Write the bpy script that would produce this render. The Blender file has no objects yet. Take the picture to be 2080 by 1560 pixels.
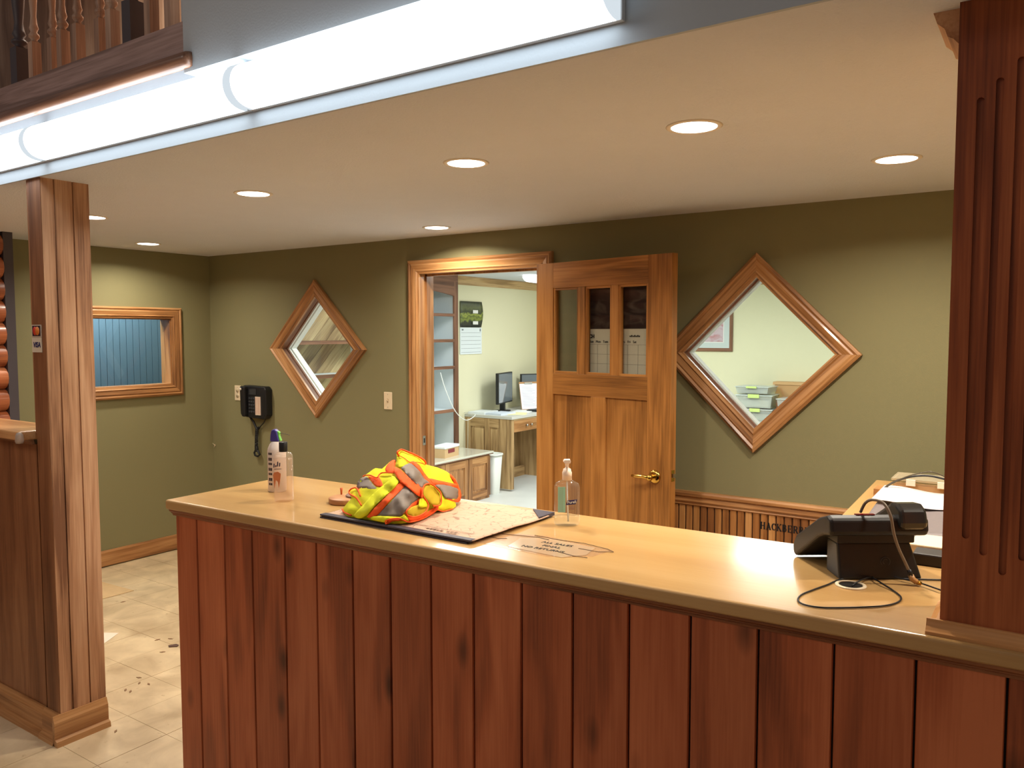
import bpy, bmesh, math, random
from math import sin, cos, pi, radians, sqrt, atan2
from mathutils import Vector, Matrix, noise
random.seed(7)
D = bpy.data
SC = bpy.context.scene
COL = SC.collection

# ------------------------------------------------------------------ camera
H = 1.65
YAW, PITCH, ROLL = radians(34.2), radians(3.63), radians(-0.08)
_f = Vector((-sin(YAW)*cos(PITCH), cos(YAW)*cos(PITCH), -sin(PITCH)))
_r0 = Vector((cos(YAW), sin(YAW), 0)); _u0 = _r0.cross(_f)
_r = _r0*cos(ROLL) + _u0*sin(ROLL); _u = -_r0*sin(ROLL) + _u0*cos(ROLL)
cam = D.cameras.new('camera'); camo = D.objects.new('camera', cam); COL.objects.link(camo)
M = Matrix((( _r.x, _u.x, -_f.x, 0), (_r.y, _u.y, -_f.y, 0), (_r.z, _u.z, -_f.z, H), (0, 0, 0, 1)))
camo.matrix_world = M
cam.sensor_width = 36; cam.lens = 36*1626/2080; cam.clip_start = 0.05; cam.clip_end = 60
SC.camera = camo

# ------------------------------------------------------------------ world, lights, exposure
SC.view_settings.view_transform = 'Standard'; SC.view_settings.look = 'None'
SC.view_settings.gamma = 1; SC.view_settings.use_curve_mapping = False
SC.view_settings.exposure = 0.0
w = D.worlds.new('world'); SC.world = w; w.use_nodes = True
w.node_tree.nodes['Background'].inputs[0].default_value = (0.50, 0.44, 0.42, 1)
w.node_tree.nodes['Background'].inputs[1].default_value = 0.26

def area(name, loc, size, power, color, rot=(0, 0, 0), size_y=None, spread=180, shape=None):
    l = D.lights.new(name, 'AREA'); l.energy = power; l.color = color; l.size = size
    if size_y: l.shape = 'RECTANGLE'; l.size_y = size_y
    if shape: l.shape = shape
    l.spread = radians(spread)
    o = D.objects.new(name, l); o.location = loc; o.rotation_euler = rot; COL.objects.link(o)
    return o
ZC = 2.255
DL = [(-4.168, 2.248), (-5.079, 3.12), (-2.895, 2.273), (-2.957, 3.586), (-1.759, 2.30), (-0.902, 2.28), (-0.484, 3.10), (0.35, 2.28)]
WARM = (1.0, 0.90, 0.75); COOL = (0.80, 0.92, 1.0)
for x, y in DL:
    area('downlight_lamp', (x, y, ZC-0.012), 0.12, 17.0 if x > -0.6 else 12.3, WARM, shape='DISK', spread=155)
for x, y, e in ((-3.9, 4.9, 38), (-3.4, 6.9, 38), (-1.6, 6.3, 52), (0.0, 6.3, 36)):
    area('office_fill_light', (x, y, ZC-0.03), 0.9, e, (0.95, 1.0, 0.97), size_y=0.6)  # fill lights added to brighten the office, without fixtures of their own
area('shop_fill_light', (-3.6, -2.2, 4.0), 3.0, 78, (1.0, 0.86, 0.74), size_y=2.0)  # unseen fill added behind the camera to brighten the counter planks
area('loft_fill_light', (-4.2, 2.9, 4.6), 1.0, 150, (1.0, 0.85, 0.7))  # fill light added to brighten the loft
area('blue_room_fill_light', (-5.82, 3.0, 2.15), 0.25, 26, (0.8, 0.93, 1.0), size_y=1.3)  # fill light added to brighten the boards beyond the left window

# ------------------------------------------------------------------ materials
def s2l(c): return tuple(((v/255)/12.92 if v/255 <= .04045 else ((v/255+.055)/1.055)**2.4) for v in c)
MATS = {}
def nt(name):
    m = D.materials.new(name); m.use_nodes = True
    t = m.node_tree; b = t.nodes['Principled BSDF']
    return m, t, b
def plain(name, rgb, rough=.6, metal=0, spec=.5, bump=0, bscale=200, var=0, vscale=6, emit=None, trans=0, coat=0, ior=1.45, alpha=1):
    if name in MATS: return MATS[name]
    m, t, b = nt(name); c = s2l(rgb)
    b.inputs['Base Color'].default_value = (*c, 1); b.inputs['Roughness'].default_value = rough
    b.inputs['Metallic'].default_value = metal; b.inputs['Specular IOR Level'].default_value = spec
    b.inputs['Transmission Weight'].default_value = trans; b.inputs['IOR'].default_value = ior
    b.inputs['Coat Weight'].default_value = coat; b.inputs['Alpha'].default_value = alpha
    if emit: b.inputs['Emission Color'].default_value = (*emit[0], 1); b.inputs['Emission Strength'].default_value = emit[1]
    tc = t.nodes.new('ShaderNodeTexCoord')
    if var:
        n = t.nodes.new('ShaderNodeTexNoise'); n.inputs['Scale'].default_value = vscale; n.inputs['Detail'].default_value = 5
        t.links.new(tc.outputs['Object'], n.inputs['Vector'])
        mx = t.nodes.new('ShaderNodeMix'); mx.data_type = 'RGBA'
        mx.inputs[6].default_value = (*[v*(1-var) for v in c], 1); mx.inputs[7].default_value = (*[min(1, v*(1+var)) for v in c], 1)
        t.links.new(n.outputs['Fac'], mx.inputs[0]); t.links.new(mx.outputs[2], b.inputs['Base Color'])
    if bump:
        n2 = t.nodes.new('ShaderNodeTexNoise'); n2.inputs['Scale'].default_value = bscale; n2.inputs['Detail'].default_value = 3
        t.links.new(tc.outputs['Object'], n2.inputs['Vector'])
        bp = t.nodes.new('ShaderNodeBump'); bp.inputs['Strength'].default_value = bump; bp.inputs['Distance'].default_value = .004
        t.links.new(n2.outputs['Fac'], bp.inputs['Height']); t.links.new(bp.outputs[0], b.inputs['Normal'])
    MATS[name] = m; return m
def wood(name, lo, mid, hi, axis='Z', rough=.45, across=14, along=1.0, ring=2.2, var=.25, coat=0, knots=0, bump=.15, spec=.4, contrast=1.0, dots=0.5):
    """streaky cathedral grain running along the object's own axis; each object gets its own offset and tone"""
    if name in MATS: return MATS[name]
    m, t, b = nt(name); N = t.nodes.new; L = t.links.new
    tc = N('ShaderNodeTexCoord'); oi = N('ShaderNodeObjectInfo')
    add = N('ShaderNodeVectorMath'); add.operation = 'MULTIPLY_ADD'
    comb = N('ShaderNodeCombineXYZ')
    for i in range(3): L(oi.outputs['Random'], comb.inputs[i])
    L(comb.outputs[0], add.inputs[0]); add.inputs[1].default_value = (7.3, 11.1, 5.7); L(tc.outputs['Object'], add.inputs[2])
    mp = N('ShaderNodeMapping'); L(add.outputs[0], mp.inputs[0])
    s = [across]*3; s['XYZ'.index(axis)] = along; mp.inputs['Scale'].default_value = s
    n1 = N('ShaderNodeTexNoise'); n1.inputs['Scale'].default_value = 1.0; n1.inputs['Detail'].default_value = 2; n1.inputs['Distortion'].default_value = .6
    L(mp.outputs[0], n1.inputs[0])
    mul = N('ShaderNodeMath'); mul.operation = 'MULTIPLY'; mul.inputs[1].default_value = ring*6; L(n1.outputs['Fac'], mul.inputs[0])
    sn = N('ShaderNodeMath'); sn.operation = 'SINE'; L(mul.outputs[0], sn.inputs[0])
    mp2 = N('ShaderNodeMapping'); L(add.outputs[0], mp2.inputs[0]); s2 = [170]*3; s2['XYZ'.index(axis)] = 5; mp2.inputs['Scale'].default_value = s2
    n2 = N('ShaderNodeTexNoise'); n2.inputs['Scale'].default_value = 1; n2.inputs['Detail'].default_value = 3; L(mp2.outputs[0], n2.inputs[0])
    mp3 = N('ShaderNodeMapping'); L(add.outputs[0], mp3.inputs[0]); s3 = [5]*3; s3['XYZ'.index(axis)] = .9; mp3.inputs['Scale'].default_value = s3
    n3 = N('ShaderNodeTexNoise'); n3.inputs['Scale'].default_value = 1; n3.inputs['Detail'].default_value = 4; L(mp3.outputs[0], n3.inputs[0])
    # fac = .5 + .22*sin + dots*(n2-.5) + .9*(n3-.5)
    def math(op, a, bb):
        q = N('ShaderNodeMath'); q.operation = op
        for i, v in enumerate((a, bb)):
            if isinstance(v, (int, float)): q.inputs[i].default_value = v
            else: L(v, q.inputs[i])
        return q.outputs[0]
    a1 = math('MULTIPLY', sn.outputs[0], .2*contrast)
    a2 = math('MULTIPLY', math('SUBTRACT', n2.outputs['Fac'], .5), dots*1.6*contrast)
    a3 = math('MULTIPLY', math('SUBTRACT', n3.outputs['Fac'], .5), 1.5*contrast)
    fac = math('ADD', math('ADD', a1, a2), math('ADD', a3, .5))
    cr = N('ShaderNodeValToRGB'); cr.color_ramp.elements[0].position = .12; cr.color_ramp.elements[1].position = .88
    cr.color_ramp.elements[0].color = (*s2l(lo), 1); cr.color_ramp.elements[1].color = (*s2l(hi), 1)
    e = cr.color_ramp.elements.new(.5); e.color = (*s2l(mid), 1)
    L(fac, cr.inputs[0]); outc = cr.outputs[0]
    if knots:
        mk = N('ShaderNodeMapping'); L(add.outputs[0], mk.inputs[0]); sk = [7]*3; sk['XYZ'.index(axis)] = 3.2; mk.inputs['Scale'].default_value = sk
        vo = N('ShaderNodeTexVoronoi'); vo.inputs['Scale'].default_value = 1; L(mk.outputs[0], vo.inputs[0])
        kr = N('ShaderNodeValToRGB'); kr.color_ramp.elements[0].position = .05; kr.color_ramp.elements[1].position = .2
        kr.color_ramp.elements[0].color = (.10, .08, .08, 1); kr.color_ramp.elements[1].color = (1, 1, 1, 1); L(vo.outputs['Distance'], kr.inputs[0])
        mm = N('ShaderNodeMix'); mm.data_type = 'RGBA'; mm.blend_type = 'MULTIPLY'; mm.inputs[0].default_value = knots
        L(outc, mm.inputs[6]); L(kr.outputs[0], mm.inputs[7]); outc = mm.outputs[2]
    hsv = N('ShaderNodeHueSaturation'); L(outc, hsv.inputs['Color'])
    wn = N('ShaderNodeTexWhiteNoise'); wn.noise_dimensions = '1D'; L(oi.outputs['Random'], wn.inputs['W'])
    v = math('ADD', math('MULTIPLY', math('SUBTRACT', wn.outputs['Value'], .5), var*2), 1.0); L(v, hsv.inputs['Value'])
    L(hsv.outputs[0], b.inputs['Base Color'])
    b.inputs['Roughness'].default_value = rough; b.inputs['Coat Weight'].default_value = coat; b.inputs['Coat Roughness'].default_value = .12
    b.inputs['Specular IOR Level'].default_value = spec
    bp = N('ShaderNodeBump'); bp.inputs['Strength'].default_value = bump; bp.inputs['Distance'].default_value = .001
    L(n2.outputs['Fac'], bp.inputs['Height']); L(bp.outputs[0], b.inputs['Normal'])
    MATS[name] = m; return m
def glassm(name, rgb=(248, 250, 248), rough=0.0, haze=0, ior=1.5, hcol=(236, 222, 206)):
    """thin architectural glass: mostly clear, Fresnel reflection"""
    if name in MATS: return MATS[name]
    m = D.materials.new(name); m.use_nodes = True; t = m.node_tree; t.nodes.clear(); N = t.nodes.new; L = t.links.new
    o = N('ShaderNodeOutputMaterial'); mx = N('ShaderNodeMixShader'); tr = N('ShaderNodeBsdfTransparent'); gl = N('ShaderNodeBsdfGlossy')
    tr.inputs[0].default_value = (*s2l(rgb), 1); gl.inputs['Roughness'].default_value = rough
    fr = N('ShaderNodeFresnel'); fr.inputs[0].default_value = ior
    if haze:
        df = N('ShaderNodeBsdfDiffuse'); df.inputs[0].default_value = (*s2l(hcol), 1); m0 = N('ShaderNodeMixShader'); m0.inputs[0].default_value = haze; L(tr.outputs[0], m0.inputs[1]); L(df.outputs[0], m0.inputs[2]); base = m0.outputs[0]
    else: base = tr.outputs[0]
    ge = N('ShaderNodeNewGeometry'); k1 = N('ShaderNodeMath'); k1.operation = 'SUBTRACT'; k1.inputs[0].default_value = 1; L(ge.outputs['Backfacing'], k1.inputs[1])
    k2 = N('ShaderNodeMath'); k2.operation = 'MULTIPLY'; L(fr.outputs[0], k2.inputs[0]); L(k1.outputs[0], k2.inputs[1]); L(k2.outputs[0], mx.inputs[0]); L(base, mx.inputs[1]); L(gl.outputs[0], mx.inputs[2]); L(mx.outputs[0], o.inputs[0])
    MATS[name] = m; return m
def emis(name, col, strength):
    if name in MATS: return MATS[name]
    m = D.materials.new(name); m.use_nodes = True; t = m.node_tree; t.nodes.clear()
    o = t.nodes.new('ShaderNodeOutputMaterial'); e = t.nodes.new('ShaderNodeEmission'); e.inputs[0].default_value = (*col, 1); e.inputs[1].default_value = strength
    t.links.new(e.outputs[0], o.inputs[0]); MATS[name] = m; return m

OAKL, OAKM, OAKH = (112, 72, 40), (164, 114, 68), (194, 146, 96)
def oak(ax): return wood('oak_'+ax, OAKL, OAKM, OAKH, ax, rough=.38, var=.08, coat=.15)
def oakdoor(ax): return wood('door_oak_'+ax, (122, 78, 34), (170, 114, 56), (190, 134, 72), ax, rough=.4, var=.05, coat=.1, across=9, ring=3.2, contrast=.8)
def greyoak(ax): return wood('office_oak_'+ax, (120, 92, 60), (176, 142, 98), (206, 174, 128), ax, rough=.45, var=.06)
def cedar(ax): return wood('cedar_'+ax, (116, 56, 30), (170, 88, 50), (196, 112, 70), ax, rough=.42, var=.11, knots=.75, across=9, ring=2.4, contrast=.85, dots=.35)
def column_wood(ax): return wood('column_wood_'+ax, (104, 48, 20), (152, 78, 38), (184, 104, 58), ax, rough=.42, var=.03, across=16, contrast=.8)
def postwood(ax): return wood('post_wood_'+ax, (126, 86, 60), (184, 138, 102), (210, 168, 132), ax, rough=.5, var=.03, across=12)
def panelwood(ax): return wood('panel_wood_'+ax, (92, 56, 34), (138, 92, 60), (166, 118, 80), ax, rough=.42, var=.02, across=10, contrast=.7)
def brownwood(ax): return wood('shelf_wood_'+ax, (84, 54, 38), (122, 82, 60), (146, 104, 80), ax, rough=.5, var=.05)
def trimred(ax): return wood('edge_trim_wood_'+ax, (84, 42, 20), (128, 74, 42), (156, 98, 60), ax, rough=.4, var=.03)
def sidewood(): return None
GREEN = plain('olive_wall_paint', (130, 124, 88), .75, bump=.12, bscale=260, var=.05, vscale=1.2)
CREAM = plain('cream_wall_paint', (226, 222, 190), .8, bump=.08, bscale=200)
CEIL = plain('ceiling_texture_paint', (212, 216, 224), .9, bump=.6, bscale=120, var=.03)
FASCIA = plain('grey_drywall_paint', (178, 187, 194), .85, bump=.1, bscale=150)
WHITE = plain('white_paint', (232, 234, 232), .6)
BLACKP = plain('black_plastic', (26, 26, 28), .42, bump=.05, bscale=600)
IVORY = plain('ivory_plastic', (226, 208, 176), .4)
BRASS = plain('polished_brass', (214, 178, 92), .16, metal=1)
STEEL = plain('brushed_steel', (190, 186, 178), .3, metal=1)
GLASS = glassm('clear_glass')
PAPER = plain('white_paper', (236, 236, 232), .8)

# ------------------------------------------------------------------ mesh helpers
class MB:
    def __init__(s, M=None): s.v = []; s.f = []; s.mi = []; s.M = M; s.cur = 0; s.smooth = False; s.sm = []
    def vert(s, p):
        p = Vector(p)
        if s.M: p = s.M @ p
        s.v.append(p); return len(s.v)-1
    def face(s, idx): s.f.append(list(idx)); s.mi.append(s.cur); s.sm.append(s.smooth)
    def box(s, x0, x1, y0, y1, z0, z1):
        i = len(s.v)
        for z in (z0, z1):
            for x, y in ((x0, y0), (x1, y0), (x1, y1), (x0, y1)): s.vert((x, y, z))
        for f in ((3, 2, 1, 0), (4, 5, 6, 7), (0, 1, 5, 4), (1, 2, 6, 5), (2, 3, 7, 6), (3, 0, 4, 7)): s.face([i+k for k in f])
        return s
    def prism(s, poly, axis, a, b):
        """poly 2-D points in the plane normal to axis, extruded a..b (axis 0 x: (y,z); 1 y: (x,z); 2 z: (x,y))"""
        n = len(poly); i = len(s.v)
        for h in (a, b):
            for p, q in poly: s.vert([(h, p, q), (p, h, q), (p, q, h)][axis])
        s.face([i+k for k in range(n)][::-1]); s.face([i+n+k for k in range(n)])
        for k in range(n): s.face([i+k, i+(k+1) % n, i+n+(k+1) % n, i+n+k])
        return s
    def lathe(s, prof, c=(0, 0, 0), seg=20, axis='Z', sx=1, sy=1, power=2):
        i = len(s.v); n = len(prof); old = s.smooth; s.smooth = True
        for r, z in prof:
            for k in range(seg):
                a = 2*pi*k/seg; ca, sa = cos(a), sin(a)
                if power != 2:
                    e = 2/power; ca = math.copysign(abs(ca)**e, ca); sa = math.copysign(abs(sa)**e, sa)
                x, y = r*ca*sx, r*sa*sy
                s.vert({'Z': (c[0]+x, c[1]+y, c[2]+z), 'Y': (c[0]+x, c[1]+z, c[2]+y), 'X': (c[0]+z, c[1]+x, c[2]+y)}[axis])
        for j in range(n-1):
            for k in range(seg):
                a, b = i+j*seg+k, i+j*seg+(k+1) % seg; s.face([a, b, b+seg, a+seg])
        s.face([i+k for k in range(seg)][::-1]); s.face([i+(n-1)*seg+k for k in range(seg)])
        s.smooth = old; return s
    def tube(s, pts, r, seg=8, closed=False):
        pts = [Vector(p) for p in pts]; n = len(pts); i = len(s.v); old = s.smooth; s.smooth = True
        prev = None
        for j, p in enumerate(pts):
            if closed: d = pts[(j+1) % n]-pts[j-1]
            else: d = pts[min(j+1, n-1)]-pts[max(j-1, 0)]
            d.normalize()
            if prev is None:
                up = Vector((0, 0, 1)) if abs(d.z) < .9 else Vector((1, 0, 0)); a = d.cross(up).normalized()
            else: a = (prev-d*prev.dot(d)).normalized()
            prev = a; b = d.cross(a); rr = r[j] if isinstance(r, (list, tuple)) else r
            for k in range(seg):
                t = 2*pi*k/seg; s.vert(p+a*(rr*cos(t))+b*(rr*sin(t)))
        m = n if closed else n-1
        for j in range(m):
            for k in range(seg):
                a0 = i+j*seg; b0 = i+((j+1) % n)*seg
                s.face([a0+k, a0+(k+1) % seg, b0+(k+1) % seg, b0+k])
        if not closed:
            s.face([i+k for k in range(seg)][::-1]); s.face([i+(n-1)*seg+k for k in range(seg)])
        s.smooth = old; return s
    def build(s, name, mat, parent=None, kind=None, local=False, bevel=0, seg=2, label=None, solid=0):
        me = D.meshes.new(name)
        off = Vector((0, 0, 0))
        if parent is not None and not local:
            off = wloc(parent)
        me.from_pydata([v-off for v in s.v], [], s.f)
        mats = mat if isinstance(mat, (list, tuple)) else [mat]
        for m_ in mats: me.materials.append(m_)
        me.polygons.foreach_set('material_index', s.mi); me.polygons.foreach_set('use_smooth', s.sm)
        bm = bmesh.new(); bm.from_mesh(me); bmesh.ops.recalc_face_normals(bm, faces=bm.faces); bm.to_mesh(me); bm.free()
        o = D.objects.new(name, me); COL.objects.link(o)
        if parent is not None: o.parent = parent
        if kind: o['kind'] = kind
        if label: o['label'] = label
        if solid:
            md = o.modifiers.new('thick', 'SOLIDIFY'); md.thickness = solid; md.offset = 0
        if bevel:
            md = o.modifiers.new('bevel', 'BEVEL'); md.width = bevel; md.segments = seg; md.limit_method = 'ANGLE'; md.angle_limit = radians(40)
            md.harden_normals = False
        return o
def wloc(o):
    p = Vector(o.location)
    while o.parent: o = o.parent; p += o.location
    return p
def thing(name, label, cat, loc=(0, 0, 0), rotz=0, group=None, kind=None):
    o = D.objects.new(name, None); COL.objects.link(o); o.location = loc; o.rotation_euler = (0, 0, rotz); o.empty_display_size = .05
    if kind: o['kind'] = kind
    if label: o['label'] = label
    if cat: o['category'] = cat
    if group: o['group'] = group
    return o
def tag(o, label, cat, group=None):
    o['label'] = label; o['category'] = cat
    if group: o['group'] = group
    return o
def struct(name, mb, m, **k):
    return mb.build(name, m, kind='structure', **k)
def sroot(name):
    o = D.objects.new(name, None); COL.objects.link(o); o['kind'] = 'structure'; o.empty_display_size = .05; return o
def B(*a): return MB().box(*a)
def moulding(name, mat, parent, p0, p1, inw, out, prof, m0=1, m1=1, bevel=0):
    """length of moulding from p0 to p1 (outer edge); profile (u inward, v out of the wall); mitred ends; own local X runs along it"""
    p0, p1, inw, out = Vector(p0), Vector(p1), Vector(inw).normalized(), Vector(out).normalized()
    L = (p1-p0).length; d = (p1-p0)/L
    mb = MB(); i = 0; n = len(prof)
    for u, v in prof: mb.vert((u*m0, u, v))
    for u, v in prof: mb.vert((L-u*m1, u, v))
    mb.face(range(n)); mb.face([n+k for k in range(n)][::-1])
    for k in range(n): mb.face([k, (k+1) % n, n+(k+1) % n, n+k])
    o = mb.build(name, mat, parent, local=True)
    base = wloc(parent) if parent is not None else Vector((0, 0, 0))
    R = Matrix((d, inw, out)).transposed().to_4x4()
    o.matrix_basis = Matrix.Translation(p0-base) @ R
    return o
CASING = [(0, 0), (0, .018), (.012, .024), (.022, .018), (.03, .021), (.055, .016), (.062, .020), (.070, .013), (.078, .012), (.078, 0)]
def scalep(prof, w, t=1): 
    k = w/prof[-1][0]; return [(u*k, v*t) for u, v in prof]
def text_mesh(name, s, size, mat, parent, loc, rx, local=True, depth=.0008, bold=0, align='CENTER', shear=0):
    c = D.curves.new(name+'_c', 'FONT'); c.body = s; c.size = size; c.extrude = depth; c.offset = bold; c.align_x = align; c.align_y = 'CENTER'; c.shear = shear
    o = D.objects.new(name+'_c', c); COL.objects.link(o); bpy.context.view_layer.update()
    me = D.meshes.new_from_object(o.evaluated_get(bpy.context.evaluated_depsgraph_get()))
    D.objects.remove(o); me.materials.clear(); me.materials.append(mat)
    q = D.objects.new(name, me); COL.objects.link(q); q.location = loc; q.rotation_euler = rx
    if parent is not None: q.parent = parent
    return q
def at(px, py, ax, val):
    d = _r*((px-1040)/1626) - _u*((py-780)/1626) + _f
    t = (val-(0, 0, H)[ax])/d[ax]; return Vector((0, 0, H))+d*t

# ================================================================== SHELL
XL, YB = -5.527, 3.9
WT = .13      # thickness of the back wall
DX0, DX1, DZ = -3.354, -2.450, 2.026    # doorway
W1, W2 = (-4.311, 1.54), (-1.211, 1.55)
HW = .385     # half diagonal of the diamond openings

# floor slab
struct('floor', B(-9, 3, -5, 9, -.12, -.0015), plain('floor_slab_concrete', (184, 162, 130), .7, var=.1))
# tiles of the entry area, one object each
def tile_mat():
    m, t, b = nt('beige_floor_tile'); N = t.nodes.new; L = t.links.new
    tc = N('ShaderNodeTexCoord'); oi = N('ShaderNodeObjectInfo')
    n = N('ShaderNodeTexNoise'); n.inputs['Scale'].default_value = 5; n.inputs['Detail'].default_value = 6; n.inputs['Distortion'].default_value = .5; L(oi.outputs['Location'], n.inputs[0])
    ad = N('ShaderNodeVectorMath'); L(tc.outputs['Object'], ad.inputs[0]); L(oi.outputs['Location'], ad.inputs[1]); L(ad.outputs[0], n.inputs[0])
    cr = N('ShaderNodeValToRGB'); e = cr.color_ramp.elements; e[0].position = .28; e[1].position = .72
    e[0].color = (*s2l((176, 152, 118)), 1); e[1].color = (*s2l((226, 204, 166)), 1); L(n.outputs['Fac'], cr.inputs[0])
    n2 = N('ShaderNodeTexNoise'); n2.inputs['Scale'].default_value = 26; n2.inputs['Detail'].default_value = 4; L(ad.outputs[0], n2.inputs[0])
    r2 = N('ShaderNodeValToRGB'); r2.color_ramp.elements[0].position = .66; r2.color_ramp.elements[1].position = .76
    r2.color_ramp.elements[0].color = (1, 1, 1, 1); r2.color_ramp.elements[1].color = (.62, .54, .45, 1); L(n2.outputs['Fac'], r2.inputs[0])
    mx = N('ShaderNodeMix'); mx.data_type = 'RGBA'; mx.blend_type = 'MULTIPLY'; mx.inputs[0].default_value = .8; L(cr.outputs[0], mx.inputs[6]); L(r2.outputs[0], mx.inputs[7])
    L(mx.outputs[2], b.inputs['Base Color']); b.inputs['Roughness'].default_value = .42
    return m
TILE = tile_mat()
fl = thing('tiled_floor', None, None, (0, 0, 0)); fl['kind'] = 'structure'; fl.name = 'floor_tiles'
P = .288
tm = MB().box(-P/2+.0011, P/2-.0011, -P/2+.0011, P/2-.0011, -.006, 0)
t0 = tm.build('tile', TILE, fl, local=True); t0.location = (-3.27+P/2, 1.56+P/2, 0)
for i in range(-8, 4):
    for j in range(-6, 9):
        if (i, j) == (0, 0): continue
        cx, cy = -3.27+P*(i+.5), 1.56+P*(j+.5)
        if cy > 3.9 or cx < XL-.02: continue
        o = t0.copy(); COL.objects.link(o); o.parent = fl; o.location = (cx, cy, random.uniform(-.0006, 0))
# office floor covering
struct('floor_office', B(-5.4, 1.2, YB+.02, 8.6, -.006, .001), plain('pale_vinyl_floor', (206, 208, 204), .45, var=.10, vscale=4))
# ceilings
struct('ceiling', B(-8.2, 3, 1.57, 8.7, ZC, ZC+.16), CEIL)
# back wall with doorway and two diamond openings, from abutting slabs
mb = MB(); y0, y1 = YB, YB+WT
def diamond_panel(mb, xa, xb, c, h, ztop):
    cx, cz = c
    for sx in (-1, 1):
        xe = xa if sx < 0 else xb
        mb.prism([(xe, cz), (cx+sx*h, cz), (cx, cz+h), (cx, ztop), (xe, ztop)], 1, y0, y1)
        mb.prism([(xe, 0), (cx, 0), (cx, cz-h), (cx+sx*h, cz), (xe, cz)], 1, y0, y1)
mb.box(-8.2, -5.0, y0, y1, 0, ZC)
diamond_panel(mb, -5.0, -3.6, W1, HW, ZC)
mb.box(-3.6, DX0-.02, y0, y1, 0, ZC)
mb.box(DX0-.02, DX1+.02, y0, y1, DZ+.02, ZC)
mb.box(DX1+.02, -1.9, y0, y1, 0, ZC)
diamond_panel(mb, -1.9, -.5, W2, HW, ZC)
mb.box(-.5, 1.2, y0, y1, 0, ZC)
mb.cur = 0
# office side of the wall is cream: assign by face later
wb = struct('wall_back', mb, [GREEN, CREAM])
for p in wb.data.polygons:
    if p.center.y > y1-.001: p.material_index = 1
# left wall with the rectangular window opening
LY0, LY1, LZ0, LZ1 = 2.74, 3.56, 1.262, 1.768
mb = MB(); xa, xb = XL-.12, XL
mb.box(xa, xb, -5, LY0, 0, ZC); mb.box(xa, xb, LY1, YB, 0, ZC)
mb.box(xa, xb, LY0, LY1, 0, LZ0); mb.box(xa, xb, LY0, LY1, LZ1, ZC)
struct('wall_left', mb, GREEN)
# log wall that stands in front of the left wall, ends at a dark upright
lw = sroot('wall_log')
for k in range(17):
    z = .066+k*.132
    m_ = MB().lathe([(.001, -5.0), (.052, -4.995), (.070, -4.98), (.070, 2.256), (.064, 2.2615), (.001, 2.2618)], (-5.235, 0, z), 14, 'Y')
    m_.build('log', wood('log_wood', (120, 62, 36), (166, 94, 58), (194, 122, 82), 'Y', rough=.4, var=.12, across=6, coat=.2), lw)
B(-5.33, -5.18, 2.262, 2.316, 0, ZC).build('upright_post', plain('dark_slate_paint', (72, 66, 72), .6), lw)
B(-5.6, -5.3, -5, 2.19, 0, ZC).build('backing', plain('dark_backing', (60, 50, 44), .8), lw)
# right end of the back office, far and side walls
struct('wall_office_left', B(-5.38, -5.25, YB+WT, 8.7, 0, ZC), CREAM)
struct('wall_office_far', B(-5.38, 1.3, 8.6, 8.72, 0, ZC), CREAM)
struct('wall_office_right', B(1.2, 1.32, 1.57, 8.7, 0, ZC), GREEN)
# blue boarded room seen through the left window
br = sroot('wall_blue_boards')
BLUE = plain('blue_board_paint', (98, 124, 142), .6, var=.05)
bo = None
for k in range(33):
    y = 2.1+k*.0543
    B(-6.17, -6.15+random.uniform(0, .004), y+.002, y+.0523, .0, 2.25).build('board', BLUE, br)
B(-6.22, -6.165, 2.0, 3.895, 0, 2.25).build('backing', plain('blue_dark_joint', (40, 62, 78), .8), br)

# ------------------------------------------------------------------ fascia, loft floor edge above the counter opening
struct('wall_fascia', MB().box(-2.32, 1.3, 1.57, 1.69, ZC+.16, 4.6).box(-2.32, 1.3, 1.56, 1.57, ZC, 4.6).box(-2.235, 1.3, 1.507, 1.56, 2.445, 4.6).box(-8.2, -2.32, 1.56, 1.57, ZC, 2.50), FASCIA)
struct('floor_loft', B(-8.2, -2.32, 1.57, 5, ZC+.16, 2.50), brownwood('X'))
struct('wall_loft', MB().box(-8.2, -2.0, 3.6, 3.7, 2.5, 4.8).box(-2.32, -2.2, 1.69, 3.7, 2.5, 4.8), wood('loft_wall_wood', (120, 92, 72), (158, 128, 104), (184, 156, 132), 'Z', rough=.6, across=4, var=0))
struct('ceiling_loft', B(-8.2, -2.0, 1.5, 3.7, 4.8, 4.9), CEIL)
bk = thing('balcony_beam', 'brown timber balcony edge beam with half-round lower nosing under the balusters', 'beam', (-4, 1.5, 2.47))
B(-7.5, -2.2355, 1.508, 1.56, 2.49, 2.60).build('fascia_board', wood('board_wood', (118, 94, 86), (158, 132, 126), (182, 156, 150), 'X', rough=.5, var=0), bk)
MB().lathe([(.001, -7.5), (.024, -7.49), (.024, -2.205), (.021, -2.192), (.001, -2.19)], (0, 1.502, 2.479), 20, 'X').build('nosing', wood('nosing_wood', (96, 62, 44), (132, 92, 68), (160, 118, 90), 'X', rough=.4, coat=.3, var=0), bk)
B(-7.5, -2.33, 1.53, 1.66, 2.60, 2.612).build('shoe_rail', brownwood('X'), bk)
def baluster_mesh():
    m = MB(); r = .017
    m.box(-r, r, -r, r, 0, .17)
    m.lathe([(.017, .17), (.010, .18), (.019, .19), (.019, .2), (.011, .21), (.017, .225), (.013, .24), (.010, .27), (.014, .33), (.019, .42), (.014, .5),
             (.010, .53), (.018, .545), (.010, .56), (.019, .575), (.011, .59), (.017, .6)], seg=12)
    m.box(-r, r, -r, r, .6, .86)
    return m
bal0 = None
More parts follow.
